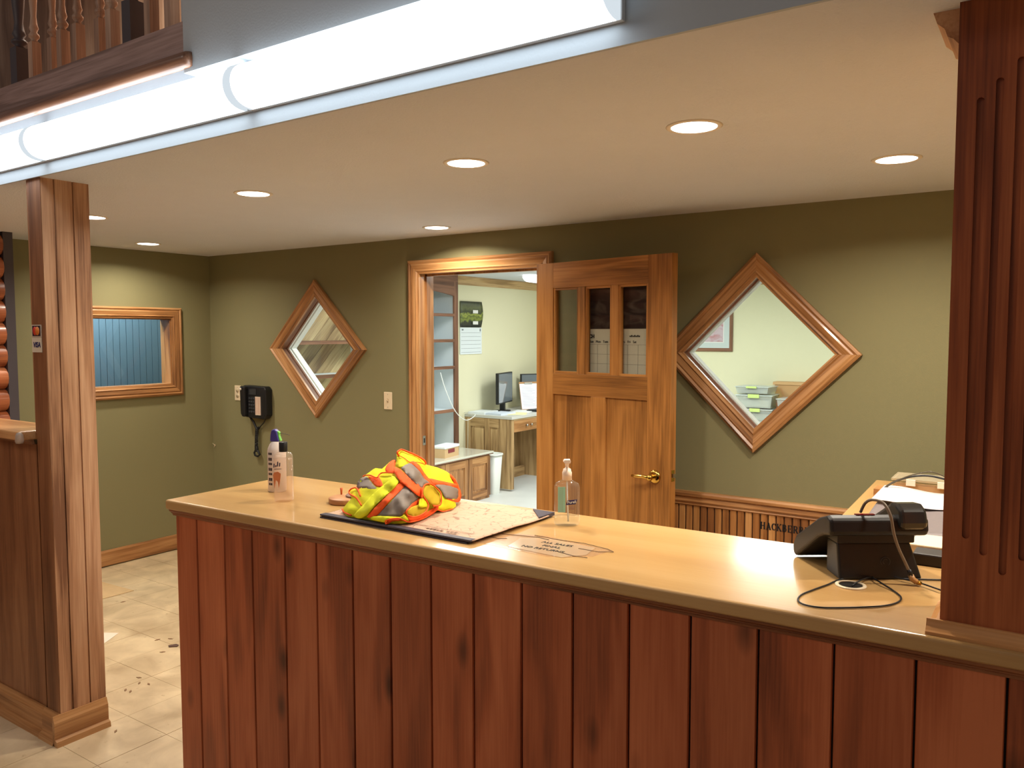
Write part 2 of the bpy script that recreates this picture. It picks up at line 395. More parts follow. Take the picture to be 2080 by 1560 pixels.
bx = [(-3.455, 1.60, 1), (-3.337, 1.60, 0), (-3.232, 1.62, 0), (-3.12, 1.60, 0), (-3.012, 1.60, 0), (-2.895, 1.62, 0), (-2.783, 1.60, 0), (-2.655, 1.60, 1), (-2.545, 1.6, 0), (-2.43, 1.6, 0)]
bbx = [(-3.30, 2.3), (-3.60, 2.3), (-3.90, 2.3), (-4.2, 2.3), (-4.5, 2.3), (-4.8, 2.3)]
DARKW = plain('dark_newel_wood', (64, 56, 60), .5)
LIGHTBAL = wood('baluster_wood', (128, 98, 78), (170, 136, 112), (196, 164, 140), 'Z', var=.08)
for k, (x, y, dk) in enumerate(bx):
    o = baluster_mesh().build('baluster' if not dk else 'newel_post', DARKW if dk else LIGHTBAL, None)
    o.location = (x, y, 2.612)
    if dk:
        o.scale = (1.5, 1.5, 1); tag(o, 'dark turned newel post at the left end of the balcony railing' if k == 0 else 'dark turned newel post in the middle of the balcony railing', 'newel')
    else:
        n_ = ['first', 'second', 'third', 'fourth', 'fifth', 'sixth'][k-1 if k < 7 else 0]
        lb = {1: 'light turned baluster just right of the dark left newel', 2: 'light turned baluster second right of the dark left newel', 3: 'light turned baluster third right of the dark left newel',
              4: 'light turned baluster third left of the middle dark newel', 5: 'light turned baluster second left of the middle dark newel', 6: 'light turned baluster just left of the middle dark newel',
              8: 'light turned baluster just right of the middle dark newel', 9: 'light turned baluster nearest the grey wall edge'}[k]
        tag(o, lb, 'baluster', 'balusters of the front balcony railing')
o = B(-7.4, -2.33, 1.57, 1.64, 3.472, 3.53).build('handrail', brownwood('X'), None); tag(o, 'brown handrail resting on the turned balcony balusters', 'handrail')

# ------------------------------------------------------------------ fluorescent wrap fixtures on the fascia
FX = [(-4.405, -3.195), (-3.188, -1.985), (-1.978, -.772)]
def wrap_prof(t=0, r=1):
    pts = []
    for k in range(17):
        a = pi*k/16; pts.append((1.545-.075*r*sin(a)**.8, 2.366-.062*cos(a)*r))
    return pts
DIFF = emis('fluorescent_diffuser_glow', (.84, .93, 1.0), 9)
for k, (xa, xb) in enumerate(FX):
    lb = ['wraparound fluorescent strip light at the left, cut by the photo edge', 'wraparound fluorescent strip light in the middle of the row', 'wraparound fluorescent strip light at the right end, over the counter'][k]
    t = thing('strip_light', lb, 'light fixture', ((xa+xb)/2, 1.56, 2.30), 0, 'fluorescent strip lights along the ceiling edge')
    B(xa, xb, 1.545, 1.56, 2.302, 2.43).build('housing', plain('white_enamel', (226, 230, 232), .4), t)
    m_ = MB(); m_.smooth = True
    pr = wrap_prof(); n = len(pr)
    xs = [xa+.012, xb-.012]
    for x in xs:
        for y, z in pr: m_.vert((x, y, z))
    for j in range(n-1): m_.face([j, j+1, n+j+1, n+j])
    m_.smooth = False
    m_.build('diffuser', DIFF, t)
    for x in (xa+.004, xb-.012):
        m_ = MB(); pr2 = wrap_prof(r=1.035)
        m_.prism([(y, z) for y, z in pr2], 0, x, x+.009)
        m_.build('end_cap', emis('lit_end_cap_plastic', (.72, .80, .86), .95), t)  # caps glow by themselves, standing in for tube light shining through them

# ------------------------------------------------------------------ recessed downlights
LBL = ['recessed downlight just right of the left wooden post', 'recessed downlight over the small left wall window', 'recessed downlight left in the front row, above the wall phone side',
       'recessed downlight close to the back wall above the doorway', 'recessed downlight in the middle of the front row', 'largest looking recessed downlight, right end of the front row', 'recessed downlight nearest the dark right column', 'recessed downlight hidden behind the dark right column']
DGLOW = emis('downlight_glow', (1.0, .93, .82), 9)
d0 = None
for k, (x, y) in enumerate(DL):
    t = thing('downlight', LBL[k], 'ceiling light', (x, y, ZC), 0, 'round recessed downlights in the ceiling')
    MB().lathe([(.066, -.001), (.068, -.004), (.078, -.004), (.082, -.0015), (.082, 0), (.066, 0)], (x, y, ZC), 40).build('trim_ring', plain('white_trim_ring', (226, 216, 200), .5), t)
    m_ = MB(); m_.lathe([(.066, -.0032), (.066, -.001)], (x, y, ZC), 40).build('lens', DGLOW, t)

# ------------------------------------------------------------------ baseboard on the left wall
moulding('baseboard_left', oak('X'), None, (XL, 2.31, .118), (XL, YB, .118), (0, 0, -1), (1, 0, 0), [(0, 0), (0, .006), (.012, .013), (.02, .014), (.11, .015), (.11, 0)], 0, 0)['kind'] = 'structure'
moulding('baseboard_back', oak('X'), None, (XL, YB, .118), (DX0-.085, YB, .118), (0, 0, -1), (0, -1, 0), [(0, 0), (0, .006), (.012, .013), (.02, .014), (.118, .015), (.118, 0)], 0, 0)['kind'] = 'structure'

# ------------------------------------------------------------------ windows
def diamond_window(name, c, outer):
    r = sroot(name); cx, cz = c; w_ = (outer-HW+.0)/sqrt(2)
    pts = [Vector((cx, YB, cz+outer)), Vector((cx+outer, YB, cz)), Vector((cx, YB, cz-outer)), Vector((cx-outer, YB, cz))]
    prof = scalep(CASING, w_+.012, 1.35)
    for k in range(4):
        a, b_ = pts[k], pts[(k+1) % 4]; mid = (a+b_)/2; inw = Vector((cx, YB, cz))-mid
        moulding('window_frame', oak('X'), r, a, b_, inw, (0, -1, 0), prof)
        # inner stop bead set back in the reveal
        h = HW; a2 = Vector((cx, YB+.05, cz))+(a-Vector((cx, YB, cz)))*(h/outer); b2 = Vector((cx, YB+.05, cz))+(b_-Vector((cx, YB, cz)))*(h/outer)
        moulding('stop_bead', brownwood('X'), r, a2, b2, inw, (0, -1, 0), [(0, -.004), (0, .05), (.006, .05), (.010, .012), (.016, .010), (.016, -.004)])
        moulding('jamb_liner', WHITE, r, a2+Vector((0, .004, 0)), b2+Vector((0, .004, 0)), inw, (0, 1, 0), [(0, 0), (0, .076), (.014, .076), (.014, .03), (.006, .028), (.006, 0)])
    h = HW-.004; m_ = MB()
    m_.prism([(cx, cz+h), (cx+h, cz), (cx, cz-h), (cx-h, cz)], 1, YB+.052, YB+.056)
    m_.build('pane', GLASS, r)
    return r
diamond_window('window_2', W1, .486); diamond_window('window_3', W2, .486)
r = sroot('window_1')
oy0, oy1, oz0, oz1 = LY0-.075, LY1+.075, LZ0-.075, LZ1+.075
prof = scalep(CASING, .08, 1.35)
for a, b_, inw in (((XL, oy0, oz1), (XL, oy1, oz1), (0, 0, -1)), ((XL, oy1, oz1), (XL, oy1, oz0), (0, -1, 0)), ((XL, oy1, oz0), (XL, oy0, oz0), (0, 0, 1)), ((XL, oy0, oz0), (XL, oy0, oz1), (0, 1, 0))):
    moulding('window_frame', oak('X'), r, a, b_, inw, (1, 0, 0), prof)
for a, b_, inw in (((XL, LY0, LZ1), (XL, LY1, LZ1), (0, 0, -1)), ((XL, LY1, LZ1), (XL, LY1, LZ0), (0, -1, 0)), ((XL, LY1, LZ0), (XL, LY0, LZ0), (0, 0, 1)), ((XL, LY0, LZ0), (XL, LY0, LZ1), (0, 1, 0))):
    moulding('jamb_liner', oak('X'), r, a, b_, inw, (-1, 0, 0), [(0, 0), (0, .12), (.012, .12), (.012, 0)])
B(XL-.075, XL-.071, LY0, LY1, LZ0, LZ1).build('pane', GLASS, r)

# ------------------------------------------------------------------ doorway casing and jambs
r = sroot('trim_1')
cw = .085
moulding('casing', oak('X'), r, (DX0-cw, YB, 0), (DX0-cw, YB, DZ+cw), (1, 0, 0), (0, -1, 0), scalep(CASING, cw, 1.3), 0, 1)
moulding('casing', oak('X'), r, (DX0-cw, YB, DZ+cw), (DX1+cw, YB, DZ+cw), (0, 0, -1), (0, -1, 0), scalep(CASING, cw, 1.3))
moulding('casing', oak('X'), r, (DX1+cw, YB, DZ+cw), (DX1+cw, YB, 0), (-1, 0, 0), (0, -1, 0), scalep(CASING, cw, 1.3), 1, 0)
for nm, bx_ in (('jamb', (DX0-.02, DX0, YB, YB+WT, 0, DZ)), ('jamb', (DX1, DX1+.02, YB, YB+WT, 0, DZ)), ('head_jamb', (DX0-.02, DX1+.02, YB, YB+WT, DZ, DZ+.02)),
                ('door_stop', (DX0, DX0+.012, YB+.05, YB+.085, 0, DZ)), ('door_stop', (DX0, DX1, YB+.05, YB+.085, DZ-.012, DZ)), ('door_stop', (DX1-.012, DX1, YB+.05, YB+.085, 0, DZ-.012))):
    B(*bx_).build(nm, oak('X' if 'head' in nm else 'Z'), r)
sp = B(DX0-.0005, DX0+.0015, YB+.012, YB+.04, .93, .99).build('strike_plate', STEEL, r)
B(DX0-.0005, DX0+.002, YB+.02, YB+.032, .945, .975).build('latch_hole', BLACKP, sp)

# ------------------------------------------------------------------ the open door
dr = D.objects.new('door_1', None); COL.objects.link(dr); dr['kind'] = 'structure'
dr.location = (-2.395, 3.768, .008); dr.rotation_euler = (0, 0, radians(-11.61))
DT = .045
def dpart(nm, x0, x1, z0, z1, ya=0, yb=DT, ax='Z', bev=.0015):
    return MB().box(x0, x1, ya, yb, z0, z1).build(nm, oakdoor(ax), dr, local=True, bevel=bev)
dpart('stile', 0, .125, 0, 2.022); dpart('stile', .755, .895, 0, 2.022)
dpart('top_rail', .125, .755, 1.885, 2.022, ax='X'); dpart('middle_rail', .125, .755, 1.31, 1.425, ax='X'); dpart('bottom_rail', .125, .755, 0, .24, ax='X')
dpart('muntin', .305, .352, 1.425, 1.885); dpart('muntin', .528, .572, 1.425, 1.885)
dpart('mullion', .395, .491, .24, 1.31)
dpart('door_panel', .125, .395, .24, 1.31, .012, .033); dpart('door_panel', .491, .755, .24, 1.31, .012, .033)
for (xa, xb) in ((.125, .305), (.352, .528), (.572, .755)):
    for bx_ in ((xa, xa+.012, 1.425, 1.885), (xb-.012, xb, 1.425, 1.885), (xa+.012, xb-.012, 1.425, 1.437), (xa+.012, xb-.012, 1.873, 1.885)):
        dpart('glazing_bead', *bx_, .004, .02, 'Z' if bx_[3]-bx_[2] > .1 else 'X', .001)
    MB().box(xa+.004, xb-.004, .021, .025, 1.43, 1.88).build('pane', GLASS, dr, local=True)
# lever set
hd = MB().lathe([(.001, -.012), (.024, -.011), (.033, -.006), (.034, 0)], (.806, 0, .940), 28, 'Y').build('door_handle', BRASS, dr, local=True, label='polished brass lever handle')
m_ = MB().lathe([(.012, 0), (.011, -.02), (.014, -.035), (.017, -.044), (.012, -.056), (.001, -.058)], (.806, 0, .940), 20, 'Y')
o = m_.build('lever', BRASS, hd, local=True)
m_ = MB().tube([(.806, -.045, .940), (.785, -.05, .942), (.76, -.05, .941), (.73, -.048, .939), (.70, -.044, .937)], [.012, .010, .009, .008, .007], 12)
m_.build('lever_arm', BRASS, hd, local=True)
MB().box(.8948, .8965, .010, .035, .925, .98).build('latch_plate', BRASS, dr, local=True)
MB().box(.896, .906, .016, .029, .944, .962).build('latch_bolt', STEEL, dr, local=True)
for z in (.25, 1.0, 1.8):
    MB().lathe([(.006, 0), (.006, .09)], (-.004, .038, z), 10).build('hinge', BRASS, dr, local=True)
# calendar hanging behind the glass
cal = thing('wall_calendar', 'big calendar with a dark photo seen through the glass of the open door', 'calendar', (-2.395, 3.768, 0), radians(-11.61))
cal.location = Vector((-2.395, 3.768, 0)) + Matrix.Rotation(radians(-11.61), 3, 'Z') @ Vector((.50, .0475, 0))
def calmat(seed, top):
    m, t, b = nt('calendar_photo_%d' % seed); N = t.nodes.new; L = t.links.new
    tc = N('ShaderNodeTexCoord'); n = N('ShaderNodeTexNoise'); n.inputs['Scale'].default_value = 9; n.inputs['Detail'].default_value = 5; n.inputs['Distortion'].default_value = 1.2
    mp = N('ShaderNodeMapping'); mp.inputs['Location'].default_value = (seed, seed, seed); mp.inputs['Scale'].default_value = (1, 1, 1.8); L(tc.outputs['Object'], mp.inputs[0]); L(mp.outputs[0], n.inputs[0])
    cr = N('ShaderNodeValToRGB'); e = cr.color_ramp.elements; e[0].position = .45; e[0].color = (*s2l(top[0]), 1); e[1].position = .75; e[1].color = (*s2l(top[1]), 1); L(n.outputs['Fac'], cr.inputs[0])
    L(cr.outputs[0], b.inputs['Base Color']); b.inputs['Roughness'].default_value = .3; return m
MB().box(-.237, .232, 0, .003, 1.672, 1.905).build('photo_page', calmat(3, ((22, 22, 28), (84, 78, 74))), cal, local=True)
MB().box(-.237, .232, 0, .003, 1.30, 1.671).build('date_page', plain('calendar_paper', (205, 200, 186), .7), cal, local=True)
m_ = MB()
for k in range(6): m_.box(-.232, .228, -.0008, 0, 1.34+k*.05, 1.3412+k*.05)
for k in range(8): m_.box(-.232+k*.0657, -.2308+k*.0657, -.0008, 0, 1.34, 1.59)
m_.build('grid_lines', plain('grey_ink', (120, 116, 110), .8), cal, local=True)
INK = plain('black_ink', (20, 20, 22), .8)
text_mesh('month_heading', 'MARCH', .027, INK, cal, (-.168, -.001, 1.632), (radians(90), 0, 0), bold=.001)
m_ = MB()
for k in range(7): m_.box(.11+k*.0095, .117+k*.0095, -.0012, 0, 1.630, 1.637+(k % 2)*.003)
m_.build('small_heading', INK, cal, local=True)
text_mesh('weekday_heading', 'Sun   Mon   Tues   Wed   Thurs   Fri   Sat', .018, INK, cal, (0, -.001, 1.605), (radians(90), 0, 0))

# ------------------------------------------------------------------ chair rail and beadboard at the back right
cr_ = sroot('trim_2')
moulding('chair_rail', oak('X'), cr_, (DX1+cw, YB, .838), (1.2, YB, .838), (0, 0, -1), (0, -1, 0), [(0, 0), (0, .028), (.010, .034), (.022, .034), (.03, .022), (.05, .026), (.062, .018), (.068, .02), (.074, .014), (.074, 0)], 0, 0)
bb = sroot('wall_wainscot')
x = DX1+cw; k = 0
tone = [wood('bead_oak_%d' % q, *c, 'Z', rough=.42, var=.03) for q, c in enumerate([((110, 66, 32), (158, 104, 56), (184, 130, 76)), ((124, 78, 40), (176, 122, 68), (200, 148, 92)), ((84, 48, 24), (124, 78, 42), (148, 98, 56))])]
seqn = [2, 2, 2, 0, 1, 0, 1, 2, 2, 1, 1, 0, 0, 1, 0, 0, 1, 0]
x = -1.75
while x < .12:
    MB().prism([(x+.0015, YB), (x+.0015, YB-.007), (x+.0045, YB-.012), (x+.036-.0045, YB-.012), (x+.036-.0015, YB-.007), (x+.036-.0015, YB)], 2, .0, .766).build('slat', tone[seqn[k % len(seqn)]], bb)
    x += .0385; k += 1
B(DX1+cw, -1.7505, YB-.01, YB, 0, .766).build('panel', tone[0], bb)
B(-1.75, .12, YB-.003, YB-.0005, 0, .766).build('joint_backing', plain('bead_joint_dark', (60, 36, 20), .7), bb)
# HACKBERRY in little serif capitals
G = {'H': [(0, 0, 0, 1, .2), (.62, 0, .62, 1, .2), (0, .5, .62, .5, .1), (-.16, 1, .2, 1, .07), (.44, 1, .8, 1, .07), (-.16, 0, .2, 0, .07), (.44, 0, .8, 0, .07)],
     'A': [(0, 0, .36, 1, .08), (.36, 1, .72, 0, .2), (.12, .34, .58, .34, .08), (-.14, 0, .18, 0, .07), (.52, 0, .9, 0, .07)],
     'C': [(.66, .8, .5, .95, .09), (.5, .95, .24, .95, .1), (.24, .95, .03, .7, .18), (.03, .7, .03, .3, .2), (.03, .3, .24, .05, .18), (.24, .05, .5, .05, .1), (.5, .05, .68, .25, .09), (.66, .68, .66, 1, .08)],
     'K': [(0, 0, 0, 1, .2), (.05, .42, .6, 1, .08), (.2, .55, .64, 0, .2), (-.16, 1, .2, 1, .07), (.42, 1, .78, 1, .07), (-.16, 0, .2, 0, .07), (.46, 0, .86, 0, .07)],
     'B': [(0, 0, 0, 1, .2), (0, .98, .4, .98, .08), (.4, .98, .54, .78, .16), (.54, .78, .4, .53, .16), (0, .53, .42, .53, .08), (.42, .53, .62, .27, .18), (.62, .27, .42, .02, .16), (0, .02, .42, .02, .08), (-.14, 1, .1, 1, .06), (-.14, 0, .1, 0, .06)],
     'E': [(0, 0, 0, 1, .2), (-.14, .98, .58, .98, .08), (0, .5, .42, .5, .08), (-.14, .02, .6, .02, .08), (.58, .74, .58, 1, .07), (.6, 0, .6, .28, .07), (.42, .4, .42, .62, .06)],
     'R': [(0, 0, 0, 1, .2), (0, .98, .4, .98, .08), (.4, .98, .56, .76, .16), (.56, .76, .4, .5, .16), (0, .5, .42, .5, .08), (.3, .5, .62, 0, .2), (-.16, 1, .1, 1, .06), (-.16, 0, .2, 0, .07), (.5, 0, .82, 0, .07)],
     'Y': [(0, 1, .34, .5, .2), (.7, 1, .34, .5, .08), (.34, .5, .34, 0, .2), (-.14, 1, .2, 1, .07), (.54, 1, .86, 1, .07), (.14, 0, .54, 0, .07)]}
sg = thing('lettering', 'black serif capitals HACKBERRY on the oak wainscot behind the desk phone', 'lettering', (-1.166, YB-.0125, .695))
xx = -1.166; hh = .033
for ch in 'HACKBERRY':
    m_ = MB()
    for (a, b_, c, d, wd) in G[ch]:
        p = Vector((a*.72, b_)); q = Vector((c*.72, d)); t_ = (q-p).normalized(); n_ = Vector((-t_.y, t_.x))*wd/2
        m_.prism([(xx+hh*v.x, .693+hh*v.y) for v in (p+n_, p-n_, q-n_, q+n_)], 1, YB-.0135, YB-.0122)
    m_.build('letter', INK, sg); xx += .0262

# ================================================================== COUNTER
CA = radians(1.78); CT = 1.072
cn = thing('service_counter', 'long reception counter with maple top and vertical cedar planks', 'counter', (-2.556, 1.603, 0), CA)
# maple top
def maple():
    return wood('maple_top', (172, 130, 78), (190, 150, 95), (201, 163, 109), 'X', rough=.3, across=10, ring=1.2, var=0, coat=.42, contrast=.65, bump=.22, dots=.25)
m_ = MB().box(0, 3.75, 0, .568, 1.038, CT)
tp = m_.build('countertop', maple(), cn, local=True, bevel=.008, seg=4)
# L return towards the back wall
rt = MB().box(2.04, 3.75, .57, 1.73, 1.040, CT-.0008)
rt.build('return_top', wood('maple_return', (172, 130, 78), (190, 150, 95), (201, 163, 109), 'Y', rough=.3, across=10, ring=1.2, var=0, coat=.4, contrast=.55, dots=.25), cn, local=True, bevel=.005)
MB().box(2.07, 2.09, .6, 1.70, 0, 1.04).build('return_panel', cedar('Z'), cn, local=True)
# moulding below the top
moulding_prof = [(0, 0), (.006, 0), (.010, .003), (.016, .010), (.020, .012), (.020, .016), (.026, .018), (.030, .024), (.030, 1), (0, 1)]
m_ = MB()
m_.prism([(.008, 1.0375), (.010, 1.031), (.017, 1.026), (.017, 1.0235), (.022, 1.0205), (.024, 1.014), (.03, 1.014), (.03, 1.0375)], 0, .010, 3.75)
m_.build('front_moulding', trimred('X'), cn, local=True)
m_ = MB()
m_.prism([(.010, 1.0375), (.012, 1.031), (.019, 1.026), (.019, 1.0235), (.024, 1.0205), (.026, 1.014), (.03, 1.014), (.03, 1.0375)], 1, .03, .54)
m_.build('side_moulding', trimred('Y'), cn, local=True)
wx = [-2.535, -2.42, -2.276, -2.138, -1.985, -1.845, -1.695, -1.55, -1.403, -1.26, -1.110, -.962, -.812, -.662, -.51, -.356, -.205, -.053, .10, .25, .40, .55, .70, .85, 1.0, 1.15]
ux = [(q+2.556)/cos(CA)+.0005 for q in wx]
for a, b_ in zip(ux[:-1], ux[1:]):
    y_ = random.uniform(.026, .0275)
    g = .0022
    MB().prism([(a+g, .044), (a+g, y_+.004), (a+g+.002, y_), (b_-g-.002, y_), (b_-g, y_+.004), (b_-g, .044)], 2, .012, 1.0185).build('plank', cedar('Z'), cn, local=True)
m_ = MB().box(ux[0]+.003, 3.72, .036, .05, .01, 1.03).build('plank_backing', plain('plank_joint_dark', (26, 12, 8), .8), cn, local=True)
yy = .052
while yy < .52:
    MB().box(ux[0]+.0, ux[0]+.016, yy+.002, min(yy+.148, .54), .012, 1.0185).build('end_plank', cedar('Z'), cn, local=True); yy += .15
MB().box(ux[0]+.02, 3.7, .05, .54, .0, .05).build('plinth', plain('plinth_dark', (50, 28, 18), .8), cn, local=True)
# grommet in the top
gp = Vector((-.371, 1.925, CT))
g_ = thing('cable_grommet', 'ivory plastic cable ring let into the counter beside the desk phone', 'grommet', gp)
m_ = MB(); m_.lathe([(.034, 0), (.0335, .0025), (.030, .0035), (.026, .003), (.0255, .0008), (.034, .0)], gp, 36).build('ring', IVORY, g_)
MB().lathe([(.001, .0006), (.0256, .0006), (.0256, .0002), (.001, .0002)], gp, 30).build('opening', plain('dark_hole', (18, 12, 8), .9), g_)

# ------------------------------------------------------------------ fluted column on the counter
cl = thing('fluted_column', 'dark reddish wooden column with staggered flutes standing on the counter', 'column', (-.07, 1.80, CT))
CX0, CX1, CY0, CY1 = -.168, .028, 1.712, 1.90
FXc = [-.1295, -.1000, -.0685, -.0385, -.0085]
FB = [1.262, 1.234, 1.202, 1.234, 1.262]; FT = [2.078, 2.108, 2.139, 2.108, 2.078]
fw = .0062
mb = MB(); ztop = ZC
# front face built with recessed flutes: body core then front skin strips
mb.box(CX0, CX1, CY0+.007, CY1, CT, ztop)
edges = [CX0]+[e for f in FXc for e in (f-fw, f+fw)]+[CX1]
for k in range(0, len(edges), 2): mb.box(edges[k], edges[k+1], CY0, CY0+.007, CT, ztop)
for f, zb, zt in zip(FXc, FB, FT):
    n = 8
    bot = [(f-fw, CT), (f+fw, CT), (f+fw, zb+fw)]+[(f+fw*cos(-pi*q/n), zb+fw+fw*sin(-pi*q/n)) for q in range(1, n)]+[(f-fw, zb+fw)]
    mb.prism(bot, 1, CY0, CY0+.007)
    top = [(f+fw, ztop), (f-fw, ztop), (f-fw, zt-fw)]+[(f-fw*cos(-pi*q/n), zt-fw-fw*sin(-pi*q/n)) for q in range(1, n)]+[(f+fw, zt-fw)]
    mb.prism(top, 1, CY0, CY0+.007)
mb.build('shaft', column_wood('Z'), cl)
cove = [(0, 0), (.022, 0), (.022, .006), (.018, .008), (.011, .014), (.007, .022), (.006, .027), (0, .027)]
m_ = MB(); m_.prism([(CY0-a, CT+b_) for a, b_ in cove], 0, CX0-.022, CX1+.022); m_.build('base_moulding', wood('cove_maple', (172, 116, 62), (192, 134, 78), (206, 150, 94), 'X', rough=.35, var=0, coat=.2), cl)
m_ = MB(); m_.prism([(CX0-a, CT+b_) for a, b_ in cove], 1, CY0+.0005, CY1); m_.build('base_moulding', MATS['cove_maple'], cl)
crown = [(0, 0), (.002, 0), (.012, .012), (.022, .018), (.026, .030), (.028, .034), (.040, .045), (.047, .066), (0, .066)]
m_ = MB(); m_.prism([(CX0-a, ztop-.066+b_) for a, b_ in crown], 1, CY0+.03, CY1-.01); m_.build('crown_moulding', postwood('Y'), cl)

# ------------------------------------------------------------------ left post and half wall
pt = thing('square_post', 'tall brown wooden post with two grooves, standing at the end of the half wall', 'post', (-3.32, 1.66, 0))
PX0, PX1, PY0, PY1 = -3.372, -3.272, 1.572, 1.758
mb = MB(); mb.box(PX0, PX1-.006, PY0, PY1, 0, ZC)
gy = [PY0, 1.618, 1.624, 1.690, 1.696, PY1]
for k in range(0, 6, 2): mb.box(PX1-.006, PX1, gy[k], gy[k+1], 0, ZC)
mb.build('shaft', postwood('Z'), pt)
B(PX0-.016, PX0, PY0+.001, PY0+.02, 1.25, ZC).build('edge_strip', panelwood('Z'), pt)
MB().box(PX0, PX1-.001, PY0-.0022, PY0-.0002, .12, ZC).build('front_veneer', panelwood('Z'), pt)
hw = sroot('wall_half')
B(-5.6, PX0-.017, PY0+.002, 1.70, 0, 1.205).build('panel', panelwood('Z'), hw)
B(-5.6, PX0-.001, 1.70, 1.705, 0, 1.205).build('inner_panel', oak('Z'), hw)
def base_prof(h=.12): return [(0, 0), (0, .006), (.018, .012), (.026, .016), (.092, .017), (.098, .030), (h, .034), (h, 0)]
moulding('baseboard', oak('X'), hw, (-5.6, PY0, .12), (PX0-.0165, PY0, .12), (0, 0, -1), (0, -1, 0), base_prof(), 0, 0)
moulding('front_base_moulding', oak('X'), pt, (PX0-.016, PY0-.0022, .12), (PX1, PY0-.0022, .12), (0, 0, -1), (0, -1, 0), base_prof(), 0, 0)
bs = moulding('base_moulding', oak('X'), pt, (PX1, PY0-.034, .12), (PX1, PY1, .12), (0, 0, -1), (1, 0, 0), base_prof(), 0, 0)
MB().prism([(PX1, PY0-.001), (PX1, PY0-.034), (PX1+.006, PY0-.034)], 2, 0, .01).build('base_corner', oak('Z'), pt)
lg = B(-5.6, PX0-.018, 1.51, 1.72, 1.225, 1.262).build('ledge', wood('ledge_wood', (150, 98, 58), (186, 134, 84), (210, 160, 108), 'X', rough=.35, var=0, coat=.3), None, bevel=.006)
tag(lg, 'long wooden bar ledge capping the low left wall', 'ledge')
MB().prism([(1.53, 1.2252), (1.565, 1.2252), (1.571, 1.206), (1.56, 1.205), (1.55, 1.215)], 0, -5.6, PX0-.02).build('ledge_moulding', panelwood('X'), hw)
cp = MB().lathe([(.001, 0), (.013, .002), (.016, .012), (.014, .035), (.009, .044), (.001, .046)], (-3.383, 1.508, 1.215), 14).build('clear_bumper', plain('clear_silicone', (220, 205, 190), .3, trans=.6), None)
tag(cp, 'small translucent corner bumper on the end of the bar ledge', 'bumper')
# stickers on the post
st = thing('card_sticker', 'small card sticker with overlapping red and orange circles on the post', 'sticker', (-3.343, PY0-.003, 1.66))
B(-3.378, -3.302, PY0-.0042, PY0-.0024, 1.637, 1.686).build('backing', plain('sticker_border', (206, 190, 170), .5), st)
B(-3.372, -3.308, PY0-.0048, PY0-.0043, 1.641, 1.682).build('dark_field', plain('sticker_dark', (40, 32, 44), .5), st)
MB().lathe([(.017, 0), (.017, .0006)], (-3.350, PY0-.0055, 1.6615), 24, 'Y').build('left_circle', plain('card_red', (206, 52, 40), .4), st)
MB().lathe([(.017, 0), (.017, .0006)], (-3.330, PY0-.0062, 1.6615), 24, 'Y').build('right_circle', plain('card_orange', (226, 130, 56), .4), st)
st = thing('card_sticker', 'small white card sticker reading VISA below the red and orange one', 'sticker', (-3.343, PY0-.003, 1.60))
B(-3.379, -3.303, PY0-.0042, PY0-.0024, 1.577, 1.636).build('backing', plain('sticker_white', (222, 208, 184), .5), st)
text_mesh('lettering', 'VISA', .029, plain('visa_blue', (40, 44, 92), .5), st, (0.002, -.0016, .006), (radians(90), 0, 0), bold=.0008, shear=.25)

# ================================================================== THINGS ON THE BACK WALL
def plate(name, label, c, toggle):
    t = thing(name, label, 'switch' if toggle else 'outlet', (c[0], YB, c[1]))
    B(c[0]-.036, c[0]+.036, YB-.006, YB, c[1]-.058, c[1]+.058).build('cover_plate', IVORY, t, bevel=.003)
    if toggle:
        B(c[0]-.006, c[0]+.006, YB-.0075, YB-.006, c[1]-.013, c[1]+.013).build('slot', plain('ivory_shadow', (170, 150, 120), .5), t)
        MB().prism([(YB-.006, c[1]-.004), (YB-.006, c[1]+.005), (YB-.018, c[1]+.012), (YB-.018, c[1]+.005)], 0, c[0]-.004, c[0]+.004).build('toggle', IVORY, t)
    else:
        for dz in (-.021, .021):
            f = MB().lathe([(.017, -.002), (.017, 0)], (c[0], YB-.006, c[1]+dz), 16, 'Y').build('socket_face', plain('ivory_socket', (212, 194, 160), .4), t)
            MB().box(c[0]-.008, c[0]-.006, YB-.0084, YB-.0079, c[1]+dz-.004, c[1]+dz+.006).box(c[0]+.006, c[0]+.008, YB-.0084, YB-.0079, c[1]+dz-.004, c[1]+dz+.006).build('slots', BLACKP, f)
    for dz in (-.042 if toggle else 0, .042):
        MB().lathe([(.003, -.0008), (.003, 0)], (c[0], YB-.006, c[1]+dz), 8, 'Y').build('screw', STEEL, t)
plate('light_switch', 'ivory toggle switch plate between the left diamond window and the doorway', (-3.638, 1.206), True)
plate('wall_outlet', 'small ivory wall plate left of the black wall phone', (-5.200, 1.194), False)
# wall phone
wp = thing('wall_phone', 'black wall telephone with keypad, paper strip and dangling cord', 'telephone', (-4.925, YB, 1.14))
x0, x1 = -5.068, -4.800
body = MB().prism([(x0+.01, 1.262), (x1-.02, 1.258), (x1, 1.235), (x1, 1.045), (x1-.03, 1.015), (x0+.035, 1.022), (x0+.012, 1.04), (x0, 1.24)], 1, YB-.062, YB)
body.build('body', BLACKP, wp, bevel=.008, seg=3)
MB().prism([(x0+.005, 1.258), (x0+.062, 1.256), (x0+.062, 1.03), (x0+.03, 1.025), (x0+.012, 1.05)], 1, YB-.095, YB-.058).build('handset', BLACKP, wp, bevel=.012, seg=3)
B(-4.985, -4.905, YB-.066, YB-.0605, 1.195, 1.238).build('display', plain('lcd_dark', (52, 54, 56), .2), wp)
for i in range(3):
    for j in range(5):
        B(-4.992+i*.024, -4.976+i*.024, YB-.067, YB-.0605, 1.060+j*.025, 1.074+j*.025).build('key', plain('key_grey', (58, 60, 64), .4), wp, bevel=.002)
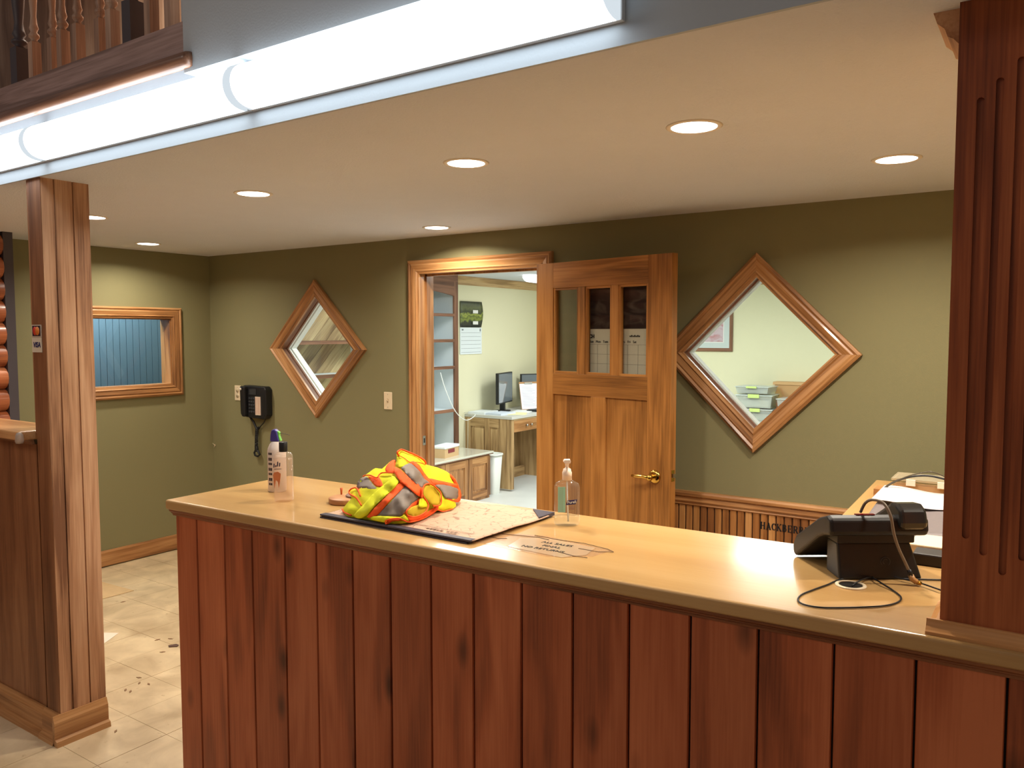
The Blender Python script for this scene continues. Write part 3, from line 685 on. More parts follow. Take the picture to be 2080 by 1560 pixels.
pl_ = B(-4.915, -4.858, YB-.067, YB-.062, 1.045, 1.182).build('number_strip', plain('strip_paper', (216, 196, 176), .7), wp)
m_ = MB()
for k in range(4): m_.box(-4.908+k*.013, -4.905+k*.013, YB-.0675, YB-.0668, 1.052, 1.175)
m_.build('ruled_lines', plain('strip_rust', (170, 110, 86), .7), pl_)
MB().lathe([(.010, -.003), (.010, 0)], (-5.045, YB-.0625-.033, 1.236), 14, 'Y').build('round_sticker', plain('sticker_cream', (224, 214, 196), .5), wp)
def coil(pts, r, R, turns, name, parent, mat):
    P_ = [Vector(p) for p in pts]; out = []; N_ = turns*8
    for k in range(N_+1):
        t_ = k/N_*(len(P_)-1); i = min(int(t_), len(P_)-2); f = t_-i; p = P_[i].lerp(P_[i+1], f); a = 2*pi*k/8
        out.append(p+Vector((R*cos(a), R*sin(a)*.8, 0)))
    return MB().tube(out, r, 5).build(name, mat, parent)
MB().tube([(-5.02, YB-.04, 1.03), (-4.985, YB-.03, .985), (-4.955, YB-.03, .94), (-4.945, YB-.03, .90)], .008, 8).build('cord', BLACKP, wp)
MB().tube([(-4.84, YB-.03, 1.02), (-4.875, YB-.025, .985), (-4.915, YB-.025, .955), (-4.94, YB-.025, .93)], .004, 8).build('cord', BLACKP, wp)
coil([(-4.945, YB-.03, .95), (-4.952, YB-.03, .88), (-4.958, YB-.03, .80), (-4.955, YB-.03, .765)], .0045, .012, 22, 'coiled_cord', wp, BLACKP)
MB().tube([(-4.962, YB-.028, .78), (-4.985, YB-.03, .752), (-4.975, YB-.03, .733), (-4.945, YB-.03, .728), (-4.925, YB-.028, .742), (-4.945, YB-.028, .772)], .008, 8).build('cord_loop', BLACKP, wp)
# torn paint anchor in the corner
m_ = MB()
for a in range(5):
    q = Vector((-5.50, YB-.003, .765)); m_.tube([q, q+Vector((random.uniform(-.018, .018), -.012, random.uniform(-.018, .018)))], [.004, .001], 5)
tag(m_.build('torn_anchor', IVORY, None), 'little torn cream wall anchor in the corner left of the phone', 'anchor')

# ================================================================== THINGS ON THE COUNTER
CLEAR = plain('clear_plastic', (246, 240, 234), .06, trans=1, ior=1.33)
# desk pad
dp = thing('desk_pad', 'wide paper desk pad in a dark leatherette holder under the safety vest', 'desk pad', (-1.60, 1.93, CT))
q = [Vector(p) for p in ((-1.897, 1.716), (-1.308, 1.722), (-1.292, 2.140), (-1.880, 2.150))]
LEATH = plain('dark_leatherette', (62, 56, 68), .45, bump=.3, bscale=300)
MB().prism([(v.x-(.014 if v.x > -1.5 else 0), v.y) for v in q], 2, CT, CT+.004).build('board', LEATH, dp)
m_ = MB(); NX, NY = 30, 22
def padp(s_, t_): 
    a = q[0].lerp(q[1], s_); b_ = q[3].lerp(q[2], s_); return a.lerp(b_, t_)
for lay in range(1):
    for j in range(NY+1):
        for i in range(NX+1):
            s_, t_ = -.01+i/NX*1.018, .012+j/NY*.985; p = padp(s_, t_)
            hgt = .006+.0035*noise.noise(Vector((p.x*9, p.y*9, 2)))+.004*max(0, t_-.8)*5*max(0, sin(s_*7+1))+(.004*(1-t_) if s_ > .85 else 0)*(s_-.85)/.15
            m_.vert((p.x, p.y, CT+max(.0045, hgt)+.0015))
m_.smooth = True
for j in range(NY):
    for i in range(NX):
        s_, t_ = i/NX, j/NY
        if (1-s_)+(1-t_) < .16: continue
        a = j*(NX+1)+i; m_.face([a, a+1, a+NX+2, a+NX+1])
def padmat():
    m, t, b = nt('kraft_pad_paper'); N = t.nodes.new; L = t.links.new
    tc = N('ShaderNodeTexCoord'); vo = N('ShaderNodeTexVoronoi'); vo.feature = 'DISTANCE_TO_EDGE'; vo.inputs['Scale'].default_value = 26; L(tc.outputs['Object'], vo.inputs[0])
    cr = N('ShaderNodeValToRGB'); e = cr.color_ramp.elements; e[0].position = .01; e[0].color = (*s2l((150, 116, 94)), 1); e[1].position = .03; e[1].color = (*s2l((198, 162, 136)), 1)
    n = N('ShaderNodeTexNoise'); n.inputs['Scale'].default_value = 60; L(tc.outputs['Object'], n.inputs[0])
    mm = N('ShaderNodeMath'); mm.operation = 'MULTIPLY_ADD'; mm.inputs[1].default_value = .16; L(n.outputs['Fac'], mm.inputs[0]); L(vo.outputs['Distance'], mm.inputs[2])
    sb = N('ShaderNodeMath'); sb.operation = 'SUBTRACT'; sb.inputs[1].default_value = .07; L(mm.outputs[0], sb.inputs[0]); L(sb.outputs[0], cr.inputs[0])
    L(cr.outputs[0], b.inputs['Base Color']); b.inputs['Roughness'].default_value = .7; return m
m_.build('paper_pad', padmat(), dp, solid=.002)
MB().prism([(v.x, v.y) for v in (padp(0, -.002), padp(1, -.002), padp(1, .055), padp(0, .055))], 2, CT+.006, CT+.0125).build('front_strip', LEATH, dp, bevel=.002)
MB().prism([(v.x, v.y) for v in (padp(1, .79), padp(1, 1), padp(.86, 1))], 2, CT+.004, CT+.0145).build('corner_pocket', LEATH, dp)
MB().prism([(v.x, v.y) for v in (padp(0, .79), padp(0, 1), padp(.14, 1))], 2, CT+.004, CT+.0145).build('corner_pocket', LEATH, dp)
m_ = MB(); BI = plain('brown_ink', (120, 92, 74), .8)
for k in range(9):
    if k != 5: m_.box(-1.50+k*.0125, -1.491+k*.0125, 1.760, 1.768+(k % 3)*.002, CT+.0118, CT+.0122)
m_.build('printed_heading', BI, dp)
for dy in (-.148, -.182, -.14):
    MB().box(-1.72, -1.34, 1.93+dy, 1.931+dy, CT+.0100, CT+.0104).build('printed_line', MATS['brown_ink'], dp)

# clear taped sheet with the sign
ns = thing('counter_notice', 'clear taped film on the counter with small black printed words', 'notice', (-1.13, 1.82, CT), CA+radians(1))
FILM = glassm('clear_film', (254, 250, 246), .04, .10, 1.42, (232, 206, 176))
MB().prism([(-.19, -.058), (.055, -.085), (.155, -.025), (.175, .055), (-.05, .10), (-.21, .055)], 2, .0004, .0011).build('film', FILM, ns, local=True)
MB().prism([(-.085, -.055), (.09, -.075), (.135, -.02), (.125, .055), (-.04, .078), (-.10, .04)], 2, .0011, .0015).build('paper_label', glassm('kraft_label', (250, 246, 240), .08, .45, 1.4, (228, 198, 162)), ns, local=True)
for s_, zz in (('ALL SALES', .034), ('FINAL', .002), ('NO RETURNS', -.030)):
    text_mesh('lettering', s_, .021, INK, ns, (.0+(.01 if s_ == 'NO RETURNS' else .02), zz, .002), (0, 0, 0), depth=.0002, bold=.0002)
for pts in ([(-.08, .085), (0, .075), (.08, .078), (.16, .058), (.185, .04)], [(.185, .04), (.15, .02), (.09, .024)], [(-.17, .05), (-.06, .07), (-.02, .06)], [(.05, -.03), (.11, -.048), (.15, -.045)], [(-.19, .01), (-.15, 0), (-.13, .015)]):
    MB().tube([(a, b_, .0022) for a, b_ in pts], .0009, 5).build('curled_tape_edge', plain('dirty_tape', (96, 70, 46), .5), ns, local=True)

# hand sanitizer
hs = thing('sanitizer_bottle', 'clear pump bottle of hand sanitizer beside the desk pad corner', 'bottle', (-1.202, 2.062, CT), radians(34))
m_ = MB(); m_.lathe([(.030, .0), (.036, .003), (.0385, .01), (.0385, .118), (.034, .128), (.024, .134), (.0155, .138), (.0145, .142)], (0, 0, 0), 28, sy=.62, power=2.6)
m_.build('bottle_body', glassm('bottle_clear', (253, 253, 252), .03, .07, 1.4, (226, 226, 216)), hs, local=True)
MB().lathe([(.033, .003), (.0365, .007), (.0365, .030), (.001, .031)], (0, 0, .0), 28, sy=.6, power=2.6).build('gel', glassm('clear_gel', (252, 253, 252), .02, .06, 1.2, (220, 222, 210)), hs, local=True)
MB().box(-.026, -.003, .0235, .0243, .034, .112).build('back_label', plain('mint_label', (150, 206, 180), .5), hs, local=True)
MB().lathe([(.0145, .138), (.0145, .162), (.013, .164), (.011, .172), (.007, .172), (.006, .176)], (0, 0, 0), 22).build('pump_collar', plain('pale_pump_plastic', (236, 214, 192), .4), hs, local=True)
pm = MB().lathe([(.0042, .174), (.006, .186), (.007, .192)], (0, 0, 0), 12); pm.prism([(-.008, .190), (.009, .190), (.0105, .196), (.008, .201), (-.009, .2005), (-.012, .195)], 1, -.014, .007)
pm.build('pump_head', plain('pump_white', (244, 228, 212), .35), hs, local=True, bevel=.001)
MB().tube([(0, 0, .138), (.001, 0, .08), (.004, 0, .012)], .0022, 8).build('dip_tube', plain('tube_plastic', (226, 226, 222), .3), hs, local=True)
lb = MB().prism([(-.005, .067), (.024, .070), (.029, .084), (.000, .081)], 1, -.0262, -.0250).build('blue_logo', plain('logo_blue', (36, 34, 96), .4), hs, local=True)
text_mesh('lettering', 'Purell', .0115, WHITE, lb, (.0125, -.0266, .0758), (radians(90), radians(-6), 0), depth=.0002, bold=.0002)
m_ = MB()
for k in range(3): m_.box(.003, .020, -.0255, -.0250, .061-k*.0035, .0620-k*.0035)
m_.build('small_print', plain('print_brown', (120, 90, 90), .6), hs, local=True)

# tall clear bottle
tb = thing('clear_bottle', 'tall clear square plastic bottle with a black cap and an orange picture', 'bottle', (-2.192, 1.822, CT), radians(28))
m_ = MB(); m_.lathe([(.026, 0), (.0295, .003), (.0305, .012), (.0302, .150), (.028, .162), (.020, .170), (.0145, .172)], (0, 0, 0), 32, sy=.95, power=3.2)
m_.build('bottle_body', glassm('bottle_clear_warm', (253, 250, 248), .04, .15, 1.4, (240, 220, 200)), tb, local=True)  # pale haze paints in the light a filled bottle would bend through
MB().lathe([(.026, .006), (.0285, .012), (.0285, .148), (.001, .149)], (0, 0, 0), 28, sy=.93, power=3.2).build('liquid', glassm('clear_liquid', (254, 252, 250), .02, .12, 1.2, (240, 206, 176)), tb, local=True)
MB().lathe([(.0138, .172), (.0145, .174), (.0145, .204), (.0135, .2055)], (0, 0, 0), 24).build('cap', BLACKP, tb, local=True)
pc = MB().prism([(-.026, .094), (-.022, .104), (-.008, .107), (.002, .100), (-.002, .070), (-.006, .050), (-.009, .072), (-.016, .078), (-.022, .048), (-.024, .08)], 1, -.0300, -.0290).build('orange_picture', plain('print_orange', (206, 122, 74), .5), tb, local=True)
m_ = MB()
for (a, b_, c, d) in ((-.024, -.02, .12, .135), (-.018, -.013, .122, .130), (-.011, -.007, .124, .142), (-.004, 0.0, .124, .138), (-.022, .004, .114, .1175)): m_.prism([(a, c), (b_, c+.002), (b_+.001, d), (a+.001, d-.001)], 1, -.0300, -.0291)
m_.build('dark_print', plain('print_navy', (56, 48, 72), .5), tb, local=True)

# compressed gas duster behind it
du = thing('duster_can', 'white spray duster can with a purple and green trigger behind the clear bottle', 'spray can', (-2.352, 1.925, CT), radians(28))
MB().lathe([(.030, 0), (.033, .003), (.033, .150), (.031, .160), (.024, .175), (.018, .182), (.016, .184)], (0, 0, 0), 30).build('can', plain('can_white', (214, 200, 190), .3), du, local=True)
m_ = MB()
for k in range(7):
    a0 = -2.2+.0; z = .146-k*.0185
    for j in range(2):
        a = radians(-128+j*16); m_.prism([(.0336*cos(a), .0336*sin(a)), (.0336*cos(a+.22), .0336*sin(a+.22)), (.0328*cos(a+.22), .0328*sin(a+.22)), (.0328*cos(a), .0328*sin(a))], 2, z-.008-(k % 2)*.003, z)
m_.build('label_print', plain('can_print_dark', (60, 48, 52), .5), du, local=True)
m_ = MB(); m_.prism([(-.020, .184), (.014, .184), (.010, .205), (.006, .222), (-.004, .230), (-.014, .226), (-.018, .21)], 1, -.014, .014)
m_.build('trigger_cap', plain('cap_purple', (66, 56, 130), .35), du, local=True, bevel=.004, seg=3)
m_ = MB(); m_.prism([(.006, .222), (.014, .218), (.013, .205), (.020, .186), (.010, .186), (.005, .205)], 1, -.008, .008)
m_.build('trigger', plain('trigger_green', (120, 206, 84), .35), du, local=True, bevel=.002)
MB().tube([(.010, 0, .215), (.03, 0, .212), (.05, 0, .208)], .0011, 6).build('straw', plain('straw_dark', (70, 60, 50), .4), du, local=True)

# round wooden base with a peg and a leather disc
rp = thing('peg_board', 'round tan wooden disc with an upright orange peg left of the vest', 'wooden disc', (-1.995, 1.925, CT))
MB().lathe([(.058, 0), (.060, .002), (.060, .017), (.058, .019)], (-1.995, 1.925, CT), 40).build('disc', wood('disc_wood', (170, 116, 74), (196, 144, 100), (212, 164, 120), 'X', var=0), rp)
MB().tube([(-2.040, 1.945, CT+.018), (-2.040, 1.945, CT+.030), (-2.040, 1.945, CT+.042)], [.0030, .0038, .0050], 10).build('peg', plain('peg_orange', (196, 92, 44), .5), rp)
ld = MB().lathe([(.046, 0), (.048, .002), (.048, .004), (.046, .006)], (-1.968, 1.962, CT+.0195), 36).build('leather_disc', plain('leather_brown', (132, 98, 80), .6, bump=.3, bscale=400), None)
tag(ld, 'thin brown leather disc lying on the tan wooden disc', 'disc')

# ------------------------------------------------------------------ safety vest heap
YEL = plain('vest_yellow', (232, 232, 24), .75, bump=.5, bscale=900, var=.08, vscale=40)
ORG = plain('vest_orange', (255, 92, 16), .7, bump=.3, bscale=700)
GRY = plain('vest_reflective_grey', (132, 118, 106), .42, bump=.3, bscale=900, var=.08, vscale=60)
DYEL = plain('vest_yellow_dark', (196, 166, 20), .8, bump=.4, bscale=900)  # darker yellow for the hollow and the roll
vs = thing('safety_vest', 'crumpled yellow and orange safety vest with grey reflective bands on the desk pad', 'vest', (-1.74, 1.90, CT+.01))
SIL = [(970, 150), (1040, 100), (1150, 140), (1290, 200), (1400, 270), (1430, 335), (1600, 380), (1740, 440), (1830, 510), (1900, 610), (1960, 740), (1970, 840), (1935, 920), (1890, 930), (1900, 985), (1850, 1030), (1700, 1070), (1620, 1050), (1540, 1100), (1400, 1170), (1200, 1245), (1050, 1265), (840, 1275), (700, 1240), (520, 1200), (380, 1190), (200, 1155), (130, 1080), (125, 1030), (200, 930), (260, 860), (220, 770), (270, 715), (345, 705), (360, 600), (440, 530), (560, 440), (640, 390), (740, 400), (850, 300), (930, 262), (965, 290)]
def interp(tab, x):
    if x <= tab[0][0]: return tab[0][1]
    for (a, b_), (c, d) in zip(tab[:-1], tab[1:]):
        if x <= c: return b_+(d-b_)*(x-a)/(c-a)
    return tab[-1][1]
TOPC = [(100, 1030), (220, 760), (345, 690), (440, 530), (640, 390), (850, 300), (965, 262), (1040, 100), (1290, 200), (1430, 335), (1740, 440), (1900, 610), (1975, 800)]
BOTC = [(100, 1060), (200, 1160), (380, 1195), (840, 1280), (1050, 1270), (1200, 1250), (1540, 1110), (1700, 1075), (1850, 1035), (1975, 930)]
ZV = CT+.011
def vest_pt(cx, cy, lift=0, back=0):
    px, py = 680+cx/7.704, 900+cy/7.704
    tb_ = interp(TOPC, cx); bb_ = interp(BOTC, cx); t_ = max(0, min(1, (bb_-cy)/max(60, (bb_-tb_))))
    pb = at(680+cx/7.704, 900+bb_/7.704, 2, ZV)        # where the heap meets the pad
    depth = .16*(bb_-tb_)/1100
    y = pb.y+.004+depth*(t_**1.7)
    y -= .012*sin(pi*t_)*noise.noise(Vector((cx*.006, cy*.006, 3.1)))*1.3
    y -= lift
    if back: y += .02+.11*(1-t_**2)*(bb_-tb_)/1100
    p = at(px, py, 1, y)
    if p.z < ZV: p.z = ZV
    return p
def dens(poly, n=1, closed=True):
    """Catmull-Rom smoothing of an outline"""
    P_ = [Vector(p) for p in poly]; m = len(P_); out = []
    rng = range(m) if closed else range(m-1)
    for i in rng:
        p0, p1, p2, p3 = (P_[(i-1) % m], P_[i], P_[(i+1) % m], P_[(i+2) % m]) if closed else (P_[max(i-1, 0)], P_[i], P_[i+1], P_[min(i+2, m-1)])
        for k in range(n):
            t_ = k/n; out.append(.5*((2*p1)+(-p0+p2)*t_+(2*p0-5*p1+4*p2-p3)*t_*t_+(-p0+3*p1-3*p2+p3)*t_**3))
    if not closed: out.append(P_[-1])
    return out
def inpoly(x, y, P_):
    c = False; j = len(P_)-1
    for i in range(len(P_)):
        if (P_[i][1] > y) != (P_[j][1] > y) and x < (P_[j][0]-P_[i][0])*(y-P_[i][1])/(P_[j][1]-P_[i][1])+P_[i][0]: c = not c
        j = i
    return c
from mathutils.geometry import delaunay_2d_cdt
def patch(name, poly, mat, lift, puff=.0012, step=42, n=2, parent=None, close_back=False):
    out = dens(poly, n); vs_ = [Vector((p[0], p[1])) for p in out]; nb = len(vs_)
    xs = [p.x for p in vs_]; ys = [p.y for p in vs_]
    x = min(xs)+step/2
    while x < max(xs):
        y = min(ys)+step/2
        while y < max(ys):
            if inpoly(x, y, vs_[:nb]) and min((Vector((x, y))-v).length for v in vs_[:nb]) > step*.45: vs_.append(Vector((x+random.uniform(-6, 6), y+random.uniform(-6, 6))))
            y += step
        x += step
    vv, ee, ff, *_r = delaunay_2d_cdt(vs_, [], [list(range(nb))], 1, 1e-4)
    m_ = MB(); m_.smooth = True; dist = []
    bnd = [Vector(v) for v in vs_[:nb]]
    for v in vv:
        d = min((v-b2).length for b2 in bnd); e = 1-max(0, 1-d/55)**2
        m_.vert(vest_pt(v.x, v.y, lift+puff*e)); dist.append(d)
    for f in ff: m_.face(f)
    if close_back:
        N0 = len(vv); mapb = {}
        for i, v in enumerate(vv):
            mapb[i] = m_.vert(vest_pt(v.x, v.y, -.004 if dist[i] < 4 else 0, back=(dist[i] > 4)))
        for f in ff: m_.face([mapb[k] for k in f][::-1])
    return m_.build(name, mat, parent or vs, solid=0 if close_back else .0022)
patch('cloth_body', SIL, YEL, 0, .006, 40, 2, close_back=True)
PT = [
 ('reflective_band', GRY, .004, [(345, 705), (362, 600), (445, 535), (530, 535), (600, 640), (700, 685), (640, 750), (590, 765), (500, 708), (380, 716)]),
 ('orange_band', ORG, .003, [(350, 712), (500, 705), (580, 760), (600, 830), (520, 865), (430, 850)]),
 ('orange_band', ORG, .006, [(525, 522), (650, 545), (700, 540), (750, 640), (740, 685), (650, 680), (590, 620)]),
 ('orange_band', ORG, .005, [(800, 450), (810, 360), (880, 285), (935, 262), (955, 295), (945, 370), (930, 465)]),
 ('yellow_strip', YEL, .014, [(900, 515), (1010, 600), (860, 770), (640, 970), (500, 1130), (380, 1182), (300, 1130), (430, 990), (600, 800), (760, 660), (860, 570)]),
 ('orange_band', ORG, .012, [(1025, 612), (1110, 658), (900, 870), (740, 1050), (640, 1150), (505, 1160), (640, 1000), (860, 780)]),
 ('reflective_band', GRY, .011, [(1110, 665), (1325, 830), (1200, 950), (1070, 1110), (1000, 1145), (670, 1135), (760, 1040), (920, 870), (1060, 710)]),
 ('orange_band', ORG, .020, [(925, 375), (1040, 420), (1160, 540), (1365, 700), (1350, 850), (1200, 740), (1020, 590), (940, 480)]),
 ('reflective_band', GRY, .021, [(1040, 390), (1160, 318), (1230, 350), (1330, 450), (1400, 560), (1495, 635), (1400, 640), (1370, 712), (1200, 575), (1085, 445)]),
 ('orange_band', ORG, .020, [(1165, 315), (1225, 282), (1320, 345), (1400, 470), (1550, 660), (1490, 645), (1400, 555), (1330, 448), (1240, 348)]),
 ('orange_band', ORG, .008, [(1465, 555), (1600, 580), (1860, 635), (1905, 640), (1915, 705), (1700, 652), (1555, 660)]),
 ('reflective_band', GRY, .009, [(1560, 662), (1700, 652), (1912, 708), (1928, 780), (1912, 872), (1740, 862), (1690, 790), (1640, 715)]),
 ('orange_band', ORG, .007, [(1795, 480), (1880, 560), (1962, 740), (1975, 850), (1935, 925), (1850, 905), (1740, 868), (1905, 880), (1932, 780), (1905, 655), (1860, 620)]),
 ('shaded_hollow', DYEL, .016, [(1130, 1060), (1180, 1010), (1330, 960), (1440, 950), (1462, 1010), (1400, 1095), (1260, 1150), (1150, 1130)]),  # dark hollow of the heap, its shade put into the yellow
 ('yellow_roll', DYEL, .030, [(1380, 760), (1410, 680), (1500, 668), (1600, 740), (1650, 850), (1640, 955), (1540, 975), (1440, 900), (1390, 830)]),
 ('yellow_flap', YEL, .026, [(1335, 870), (1400, 880), (1445, 940), (1440, 1000), (1320, 1005), (1320, 930)]),
 ('orange_band', ORG, .012, [(1130, 1150), (1300, 1140), (1400, 1105), (1520, 1030), (1610, 975), (1620, 1020), (1540, 1105), (1400, 1175), (1200, 1245)]),
 ('orange_band', ORG, .010, [(1200, 950), (1330, 850), (1330, 950), (1170, 1010), (1110, 1090), (1050, 1110)]),
 ('orange_band', ORG, .008, [(800, 1200), (1000, 1180), (1140, 1205), (900, 1225), (830, 1275)]),
 ('yellow_flap', YEL, .010, [(970, 290), (975, 215), (1100, 240), (1170, 300), (1040, 385), (950, 345)]),
 ('yellow_flap', YEL, .016, [(560, 1165), (700, 1140), (1020, 1160), (1080, 1120), (1160, 1215), (1000, 1180), (820, 1200), (800, 1240), (620, 1210)]),
]
for nm, mt, lf, poly in PT: patch(nm, poly, mt, lf)
PIPES = [([(1005, 200), (980, 145), (1040, 103), (1150, 140), (1290, 200), (1400, 272), (1428, 335)], .008, 3.2), ([(1000, 190), (1100, 245), (1170, 295), (1300, 300), (1420, 335)], .014, 1.6),
 ([(440, 525), (480, 505), (560, 505), (655, 542), (700, 490), (760, 463), (930, 468)], .012, 2.4), ([(415, 975), (340, 860), (240, 800), (225, 755), (270, 712), (345, 708), (400, 830)], .008, 2.6),
 ([(115, 1035), (150, 1085), (260, 1132)], .004, 2.6), ([(1360, 860), (1375, 740), (1410, 655), (1500, 640), (1600, 710), (1662, 800), (1655, 960), (1540, 985)], .030, 2.6),
 ([(1360, 700), (1370, 800), (1450, 930), (1460, 1010), (1400, 1095), (1260, 1155), (1140, 1130), (1125, 1060), (1180, 1005)], .026, 2.6), ([(1480, 560), (1560, 660), (1650, 760)], .018, 1.4),
 ([(1605, 1040), (1700, 1068), (1850, 1028)], .006, 2.2), ([(805, 1270), (805, 1210), (1000, 1178), (1170, 1235), (1420, 1165), (1610, 1010)], .014, 2.2), ([(1020, 598), (1110, 660), (1325, 828)], .016, 1.2)]
for pts, lf, rr in PIPES:
    MB().tube([vest_pt(p[0], p[1], lf+.003) for p in dens(pts, 5, False)], rr*.0009, 8).build('orange_piping', ORG, vs)

# ------------------------------------------------------------------ desk phone, seen from behind
ph = thing('desk_phone', 'black desk telephone with handset, its back turned to the camera', 'telephone', (-.32, 2.01, CT), radians(35.5))
m_ = MB(); 
i = len(m_.v)
for (x, y, z) in ((-.100, 0, 0), (.098, 0, 0), (.094, .085, 0), (-.096, .085, 0), (-.104, .010, .088), (.070, .010, .088), (.068, .075, .088), (-.10, .075, .088)): m_.vert((x, y, z))
for f in ((3, 2, 1, 0), (4, 5, 6, 7), (0, 1, 5, 4), (1, 2, 6, 5), (2, 3, 7, 6), (3, 0, 4, 7)): m_.face(f)
m_.build('stand', BLACKP, ph, local=True, bevel=.006, seg=3)
MB().box(-.105, .078, .004, .07, .086, .108).build('stand_neck', plain('phone_matt_plastic', (34, 32, 34), .55), ph, local=True, bevel=.003)
MB().lathe([(.011, -.0005), (.0115, .0002), (.0105, .0006), (.010, .0)], (0, 0, 0), 24, 'Y')
lg_ = MB().tube([(.010+.011*cos(a*pi/12), .0045, .042+.011*sin(a*pi/12)) for a in range(24)], .0008, 6, closed=True)
lg_.tube([(.010+.006*cos(a*pi/8), .0045, .042+.006*sin(a*pi/8)) for a in range(2, 12)], .0008, 6)
lg_.build('round_emblem', plain('emblem_grey', (66, 62, 62), .5), ph, local=True)
# sloping body: high towards the camera, low at the far side
m_ = MB()
m_.prism([(-.006, .106), (-.012, .118), (-.008, .146), (.012, .152), (.060, .136), (.20, .058), (.222, .030), (.218, .008), (.205, .001), (.19, .008), (.06, .088), (.03, .1)], 0, -.128, .104)
m_.build('body', plain('phone_body_plastic', (34, 31, 30), .45, spec=.3), ph, local=True, bevel=.009, seg=3)
m_ = MB()
m_.prism([(-.022, .128), (-.026, .140), (-.018, .168), (.004, .180), (.03, .178), (.06, .160), (.17, .098), (.20, .080), (.198, .062), (.17, .060), (.06, .120), (.03, .120), (0, .112)], 0, .030, .094)
m_.build('handset', plain('handset_plastic', (40, 38, 36), .22), ph, local=True, bevel=.010, seg=3)
MB().box(-.06, -.015, .01, .02, .151, .1535).build('indicator_lamp', plain('red_lens', (110, 16, 30), .2), ph, local=True)

def curve_pts(pts, n=8):
    P_ = [Vector(p) for p in pts]; out = []
    for i in range(len(P_)-1):
        p0, p1, p2, p3 = P_[max(i-1, 0)], P_[i], P_[i+1], P_[min(i+2, len(P_)-1)]
        for k in range(n):
            t_ = k/n; out.append(.5*((2*p1)+(-p0+p2)*t_+(2*p0-5*p1+4*p2-p3)*t_*t_+(-p0+3*p1-3*p2+p3)*t_**3))
    out.append(P_[-1]); return out
RW = Matrix.Rotation(radians(34), 3, 'Z')
def phl(x, y, z): return Vector((-.32, 2.01, CT))+RW @ Vector((x, y, z))
uc = thing('data_cable', 'grey data cable draped over the desk phone with a tan plug', 'cable', (-.27, 1.99, CT))
pts = [phl(-.036, .04, .152), phl(-.034, .02, .178), phl(-.026, .0, .190), phl(-.010, -.02, .186), phl(.0, -.035, .16), phl(.008, -.036, .12), phl(.020, -.036, .085), phl(.036, -.036, .052), phl(.046, -.038, .030)]
MB().tube(curve_pts(pts), .0034, 10).build('sheath', plain('cable_grey', (120, 108, 92), .4), uc)
MB().tube([phl(.044, -.038, .036), phl(.049, -.039, .022)], [.0045, .0055], 10).build('strain_relief', BLACKP, uc)
MB().tube([phl(.048, -.039, .024), phl(.052, -.041, .014), phl(.060, -.045, .0085)], [.0065, .0075, .0068], 4).build('plug', plain('tan_plug', (186, 140, 88), .35), uc)
MB().tube([phl(.059, -.045, .0085), phl(.068, -.049, .0065)], [.0050, .0050], 4).build('plug_tip', plain('gold_contact', (200, 150, 60), .25, metal=1), uc)

def cp_(px, py, dz=.0025): 
    p = at(px, py, 2, CT+dz); return p
bc = thing('looped_cable', 'thin black cable looping over the counter in front of the desk phone', 'cable', (-.35, 1.80, CT))
lp = [(1912, 1178), (1850, 1176), (1770, 1173), (1712, 1176), (1680, 1188), (1652, 1198), (1628, 1208), (1621, 1219), (1634, 1228), (1670, 1234), (1730, 1234), (1790, 1231), (1822, 1224), (1830, 1213), (1812, 1198), (1788, 1183), (1772, 1171), (1790, 1166), (1830, 1175), (1868, 1184), (1912, 1199)]
MB().tube(curve_pts([cp_(x, y, .0025 if k < 15 else .0065) for k, (x, y) in enumerate(lp)], 6), .0019, 8).build('loop', BLACKP, bc)
MB().tube(curve_pts([cp_(1768, 1172, .006), cp_(1752, 1177, .009), cp_(1738, 1184, .006), cp_(1731, 1190, .002)], 6), .0017, 8).build('drop_end', BLACKP, bc)

# things on the return of the counter, partly behind the column
def rtp(px, py, z): return at(px, py, 2, z)
pb_ = thing('clear_organizer', 'clear plastic lidded case at the far end of the side counter', 'plastic case', (-.36, 3.20, CT))
B(-.475, -.20, 3.16, 3.30, CT, CT+.045).build('case', glassm('case_clear', (244, 238, 226), .06, .3, 1.45, (200, 186, 160)), pb_)
B(-.480, -.195, 3.155, 3.305, CT+.045, CT+.052).build('lid', glassm('case_lid', (246, 240, 226), .06, .5, 1.45, (214, 200, 170)), pb_)
for x in (-.43, -.33): B(x, x+.03, 3.148, 3.156, CT+.030, CT+.052).build('clasp', plain('clasp_white', (236, 230, 216), .3), pb_)
B(-.47, -.30, 3.165, 3.20, CT+.001, CT+.03).build('tan_contents', plain('tan_card', (206, 156, 92), .7), pb_)
o = B(-.515, -.455, 3.02, 3.10, CT, CT+.030).build('wood_block', oak('X'), None); tag(o, 'small tan wood block just left of the clear plastic case', 'block')
